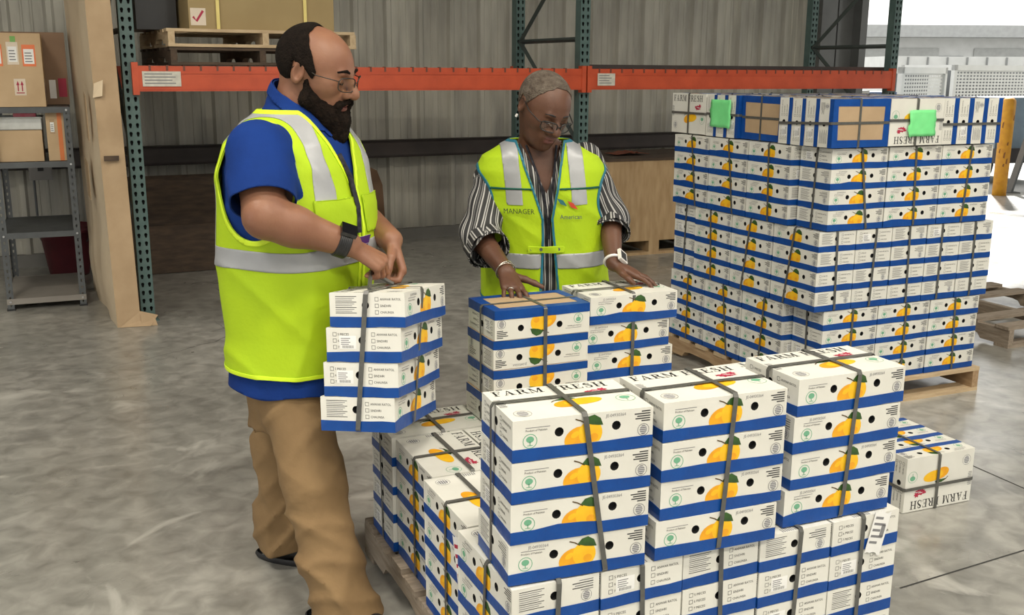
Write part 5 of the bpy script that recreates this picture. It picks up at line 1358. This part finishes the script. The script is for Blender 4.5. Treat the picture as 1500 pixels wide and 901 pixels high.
# dark jeans and shoes
jv = [LOFT([(.50, .118, 3.56, .13, .12), (.60, .118, 3.56, .180, .142), (.76, .118, 3.556, .188, .150)], WY, .05)]
for h_, k_, a_ in wleg: jv += [RC(h_, k_, .098, .072, .04), RC(k_, a_, .070, .062, .04)]
v_, f_ = sdf_mesh(jv, .009, .03, disp=lambda X, Y, Z: -.004*np.sin(Z*50+X*20)); cv, cf = clip(v_, f_, v_[:, 2]-.05)
skin_obj('jeans', cv, cf, mat('dark_denim', (.025, .035, .075), .8, c2=(.018, .025, .055), nscale=12), wom, wb, .004)
for h_, k_, a_ in wleg: shoe(a_, WY, wom, wb)
# striped blouse with rolled sleeves
def stripe_mat():
    m = bpy.data.materials.new('striped_blouse'); m.use_nodes = True; nt = m.node_tree; b = nt.nodes['Principled BSDF']; b.inputs['Roughness'].default_value = .7
    tc = nt.nodes.new('ShaderNodeTexCoord'); at = nt.nodes.new('ShaderNodeAttribute'); at.attribute_name = 'stripe'
    n = nt.nodes.new('ShaderNodeTexNoise'); n.inputs['Scale'].default_value = 7; nt.links.new(tc.outputs['Object'], n.inputs['Vector'])
    mu = nt.nodes.new('ShaderNodeMath'); mu.operation = 'MULTIPLY_ADD'; mu.inputs[1].default_value = 2.2; nt.links.new(n.outputs['Fac'], mu.inputs[0]); nt.links.new(at.outputs['Fac'], mu.inputs[2])
    s1 = nt.nodes.new('ShaderNodeMath'); s1.operation = 'SINE'; nt.links.new(mu.outputs[0], s1.inputs[0])
    m2 = nt.nodes.new('ShaderNodeMath'); m2.operation = 'MULTIPLY'; m2.inputs[1].default_value = 2.63; nt.links.new(mu.outputs[0], m2.inputs[0])
    s2 = nt.nodes.new('ShaderNodeMath'); s2.operation = 'SINE'; nt.links.new(m2.outputs[0], s2.inputs[0])
    ad = nt.nodes.new('ShaderNodeMath'); ad.operation = 'ADD'; nt.links.new(s1.outputs[0], ad.inputs[0]); nt.links.new(s2.outputs[0], ad.inputs[1])
    r = nt.nodes.new('ShaderNodeValToRGB'); mr = nt.nodes.new('ShaderNodeMapRange'); mr.inputs[1].default_value = -2; mr.inputs[2].default_value = 2
    nt.links.new(ad.outputs[0], mr.inputs[0]); nt.links.new(mr.outputs[0], r.inputs[0])
    r.color_ramp.elements[0].position = .56; r.color_ramp.elements[0].color = (.018, .018, .02, 1); r.color_ramp.elements[1].position = .74; r.color_ramp.elements[1].color = (.42, .41, .40, 1)
    nt.links.new(r.outputs[0], b.inputs['Base Color']); return m
STRIPE = stripe_mat()
cfR = weR+(wwR-weR)*.30; cfL = weL+(wwL-weL)*.22
bl_ = [LOFT(WT, WY, .03, 2.3, .003), RC(wsR, weR, .062, .060, .03), RC(weR, cfR, .060, .064, .03), RC(wsL, weL, .060, .058, .03), RC(weL, cfL, .062, .062, .03)]
v_, f_ = sdf_mesh(bl_, .0068, .02, disp=lambda X, Y, Z: -.0035*np.sin(Z*70+X*30+3*np.sin(Y*18))-.003*np.sin(Z*36-X*50))
g_ = np.full(len(v_), 1.0)
for e_, w2, c_ in ((weR, wwR, cfR), (weL, wwL, cfL)):
    ax_ = (w2-e_)/np.linalg.norm(w2-e_); t = (v_-e_) @ ax_; rd = np.linalg.norm(v_-e_-t[:, None]*ax_, axis=1)
    g_ = np.where((rd < .12) & (t > 0), np.minimum(g_, np.linalg.norm(c_-e_)+.02-t), g_)
fl, ll = local_tf(v_, WT, WY); g_ = np.where(fl > 0, np.minimum(g_, np.abs(ll)*2.4-(v_[:, 2]-1.13)), g_); g_ = np.minimum(g_, v_[:, 2]-.62); g_ = np.minimum(g_, 1.29-v_[:, 2])
cv, cf = clip(v_, f_, g_); blo = skin_obj('blouse', cv, cf, STRIPE, wom, wb, .003)
st = np.zeros(len(cv))
fl, ll = local_tf(cv, WT, WY); st = ll*330.0
for s_, e_, sgn in ((wsR, weR, 1), (wsL, weL, -1)):
    ax_ = (e_-s_)/np.linalg.norm(e_-s_); t = (cv-s_) @ ax_; r3 = cv-s_-t[:, None]*ax_
    side_ = np.cross(ax_, [0, 1, 0]); side_ /= np.linalg.norm(side_); o3 = np.cross(ax_, side_); ang = np.arctan2(r3 @ side_, r3 @ o3)
    inn = (np.linalg.norm(r3, axis=1) < .09) & (t > .03) & (np.abs(ll) > .13); st = np.where(inn, ang*19, st)
blo.data.attributes.new('stripe', 'FLOAT', 'POINT').data.foreach_set('value', st.astype(F32))
for c_, e_, w2, rr in ((cfR, weR, wwR, .060), (cfL, weL, wwL, .056)):
    ax_ = (w2-e_)/np.linalg.norm(w2-e_); Rr = RC(c_-ax_*.028, c_+ax_*.012, rr+.007, rr+.010, .01)
    v2, f2 = sdf_mesh([Rr], .006, .02, disp=lambda X, Y, Z: -.004*np.sin(X*90+Z*50)); t = (v2-c_) @ ax_
    c2, q2 = clip(v2, f2, np.minimum(.016-t, t+.030)); cu_ = skin_obj('cuff', c2, q2, STRIPE, blo, wb, .003)
    r3 = c2-c_-((c2-c_) @ ax_)[:, None]*ax_; side_ = np.cross(ax_, [0, 1, 0]); o3 = np.cross(ax_, side_)
    cu_.data.attributes.new('stripe', 'FLOAT', 'POINT').data.foreach_set('value', (np.arctan2(r3 @ side_, r3 @ o3)*17).astype(F32))
# vest
wk = [(.70, .118, 3.556, .200, .168), (.84, .115, 3.545, .198, .162), (.95, .112, 3.525, .190, .155), (1.06, .106, 3.505, .188, .150), (1.14, .100, 3.490, .196, .138), (1.20, .094, 3.478, .200, .120), (1.245, .090, 3.470, .172, .102), (1.285, .088, 3.462, .098, .078), (1.31, .088, 3.456, .062, .060)]
vv, vf = sdf_mesh([LOFT(wk, WY, .03, 2.35, .018)], .0066, .03, disp=lambda X, Y, Z: -.009*(1-np.abs(np.sin(X*17+1.6*np.sin(Z*6))))**2*np.clip((1.1-Z)/.3, 0, 1)-.005*(1-np.abs(np.sin(Z*15+X*11)))**3); vn = vnorm(vv, vf)
fl, ll = local_tf(vv, wk, WY)
gp = np.clip((1.28-vv[:, 2])*.0, 0, 1)
ge = vv[:, 2]-.755
for sg in (1, -1):
    e_ = np.sqrt(((fl-.0)/.105)**2+((vv[:, 2]-1.085)/.125)**2)-1
    ge = np.where(ll*sg > 0, np.minimum(ge, np.maximum(e_*.10, .150-np.abs(ll))), ge)
ge = np.minimum(ge, 1.298-vv[:, 2])
wv_ = np.interp(vv[:, 2], [.75, .80, .95, 1.05, 1.30], [.030, .026, .016, .012, .075])
ge = np.where(fl > 0, np.minimum(ge, np.abs(ll+.004)-wv_), ge)
cv, cf = clip(vv, vf, ge); vest = skin_obj('safety_vest', cv, cf, FLUO, wom, wb, .004)
TEALB = mat('teal_binding', (.015, .16, .24), .5)
bb = lambda n_, g, m, off=.0045, th=.0015: band(n_, g, m, off, th, vest, vv, vf, vn, wb)
bb('binding', np.minimum(ge, .008-ge), TEALB, .0042, .0022)
bb('reflective_stripe', np.minimum(ge-.008, .0255-np.abs(vv[:, 2]-.905-.10*np.abs(ll)*0)), SILV)
for sg in (1, -1):
    g_ = np.minimum(np.minimum(ge-.008, .0255-np.abs(ll*sg-.105)), np.where(fl > -.02, vv[:, 2]-1.095, vv[:, 2]-.93)); bb('reflective_stripe', g_, SILV)
    bb('chest_seam', np.minimum(np.minimum(ge-.006, .0035-np.abs(vv[:, 2]-1.145-.02*np.abs(ll))), fl), mat('seam_green', (.02, .20, .14), .6), .0066, .0012)
for zc, hw_ in ((.948, .011), (.792, .013)):
    K = wk; g2 = np.minimum(.060-np.abs(ll+.012), hw_-np.abs(vv[:, 2]-zc)); g2 = np.where(fl > 0, g2, -1); bb('closure_tab', g2, FLUO, .008, .003)
def onw(l_, z, lift):
    K = np.array(wk); it = lambda j: float(np.interp(z, K[:, 0], K[:, j])); a, b = it(3)+.018+lift, it(4)+.018+lift
    return np.array([it(1), it(2), z])+wF*(b*max(0, 1-abs(l_/a)**2.35)**(1/2.35))+wL*l_
for l_, z in ((-.062, .948), (-.03, .948), (.028, .948), (-.05, .792), (.02, .792)):
    E = MB(); p = Vector(onw(l_, z, .010))-WB0; E.tube([p, p+Vector(wF)*.004], .0055, 8); E.build('snap', GREYSTEEL, vest)
def vest_print(name, l0, z0, fn, mats):
    c = Vector(onw(l0, z0, .011)); e = (Vector(onw(l0+.03, z0, .011))-Vector(onw(l0-.03, z0, .011))).normalized(); u = (Vector(onw(l0, z0+.02, .011))-Vector(onw(l0, z0-.02, .011))).normalized()
    E = MB(); d = Dec(E, c-WB0, e, u, .0012); fn(d); return E.build(name, mats, vest)
vest_print('lettering', -.098, 1.075, lambda d: d.text('MANAGER', -.050, -.008, .0175, 0, .92), [mat('vest_ink', (.02, .03, .02), .6)])
def logo(d):
    d.poly([(-.052, .042), (-.030, .034), (-.018, .014), (-.040, .022)], 0); d.poly([(-.016, .032), (.004, .024), (.020, .002), (-.004, .010)], 1)
    d.text('American', -.045, -.028, .0160, 2, .9, rot=-.02)
vest_print('logo', .080, 1.078, logo, [mat('logo_green_blue', (.02, .14, .16), .5), mat('logo_red', (.55, .05, .02), .5), mat('vest_ink2', (.05, .07, .10), .6)])
E = MB(); d = Dec(E, (0, 0, 0), (1, 0, 0), (0, 1, 0))
# lanyard and necklace
E = MB(); E.tube([Vector(p)-WB0 for p in (onw(-.05, 1.285, -.016), onw(-.022, 1.19, -.008), onw(-.004, 1.08, -.008), onw(-.002, .98, -.010))], .004, 5)
E.tube([Vector(p)-WB0 for p in (onw(.05, 1.285, -.016), onw(.03, 1.19, -.008), onw(.006, 1.08, -.008), onw(.0, .98, -.010))], .004, 5); E.build('lanyard', LAN, wom)
# bracelet, ring, white smart watch
def cuffring(name, e_, w2, back, r, tr, m, n=20, tilt=0.0):
    ax_ = (w2-e_)/np.linalg.norm(w2-e_); c = w2-ax_*back; a = np.cross(ax_, [0, 0, 1.0]); a /= np.linalg.norm(a); b = np.cross(a, ax_)
    E = MB(); E.tube([Vector(c+ax_*tilt*math.cos(t)+(a*math.cos(t)+b*math.sin(t))*r)-WB0 for t in [2*PI*i/n for i in range(n)]], tr, 6, 0, True); return E.build(name, m, wom, True)
cuffring('bracelet', weR, wwR, .012, .031, .0022, mat('silver_bracelet', (.75, .70, .62), .25, .9), tilt=.006); cuffring('bracelet', weR, wwR, .002, .032, .0016, mat('silver_bracelet', (.7, .7, .7), .2, .9), tilt=-.004)
ww_ = cuffring('watch', weL, wwL, .010, .030, .0050, mat('white_band', (.82, .80, .78), .4)); ax_ = (wwL-weL)/np.linalg.norm(wwL-weL); up_ = np.array([.75, -.62, .3]); up_ -= ax_*(up_@ax_); up_ /= np.linalg.norm(up_); sd_ = np.cross(ax_, up_)
Mx = Matrix((Vector(ax_), Vector(sd_), Vector(up_))).transposed().to_4x4(); Mx.translation = Vector(wwL-ax_*.010+up_*.036)-WB0
E = MB(); E.box(-.022, .022, -.019, .019, -.006, .005, 0, Mx); E.box(-.016, .016, -.014, .014, .005, .0062, 1, Mx); E.build('watch_face', [mat('white_case', (.80, .78, .75), .3), BLACKP], ww_)
rp = whR[11].a+(whR[11].b-whR[11].a)*.6 if len(whR) > 11 else wwR
E = MB(); k_ = whR[9]; ad_ = (k_.b-k_.a)/np.linalg.norm(k_.b-k_.a); a = np.cross(ad_, [0, 0, 1.0]); a /= np.linalg.norm(a); b = np.cross(a, ad_); c = k_.a+(k_.b-k_.a)*.45
E.tube([Vector(c+(a*math.cos(t)+b*math.sin(t))*.0092)-WB0 for t in [2*PI*i/14 for i in range(14)]], .0018, 6, 0, True); E.build('ring', mat('silver_ring', (.8, .78, .72), .2, .9), wom)
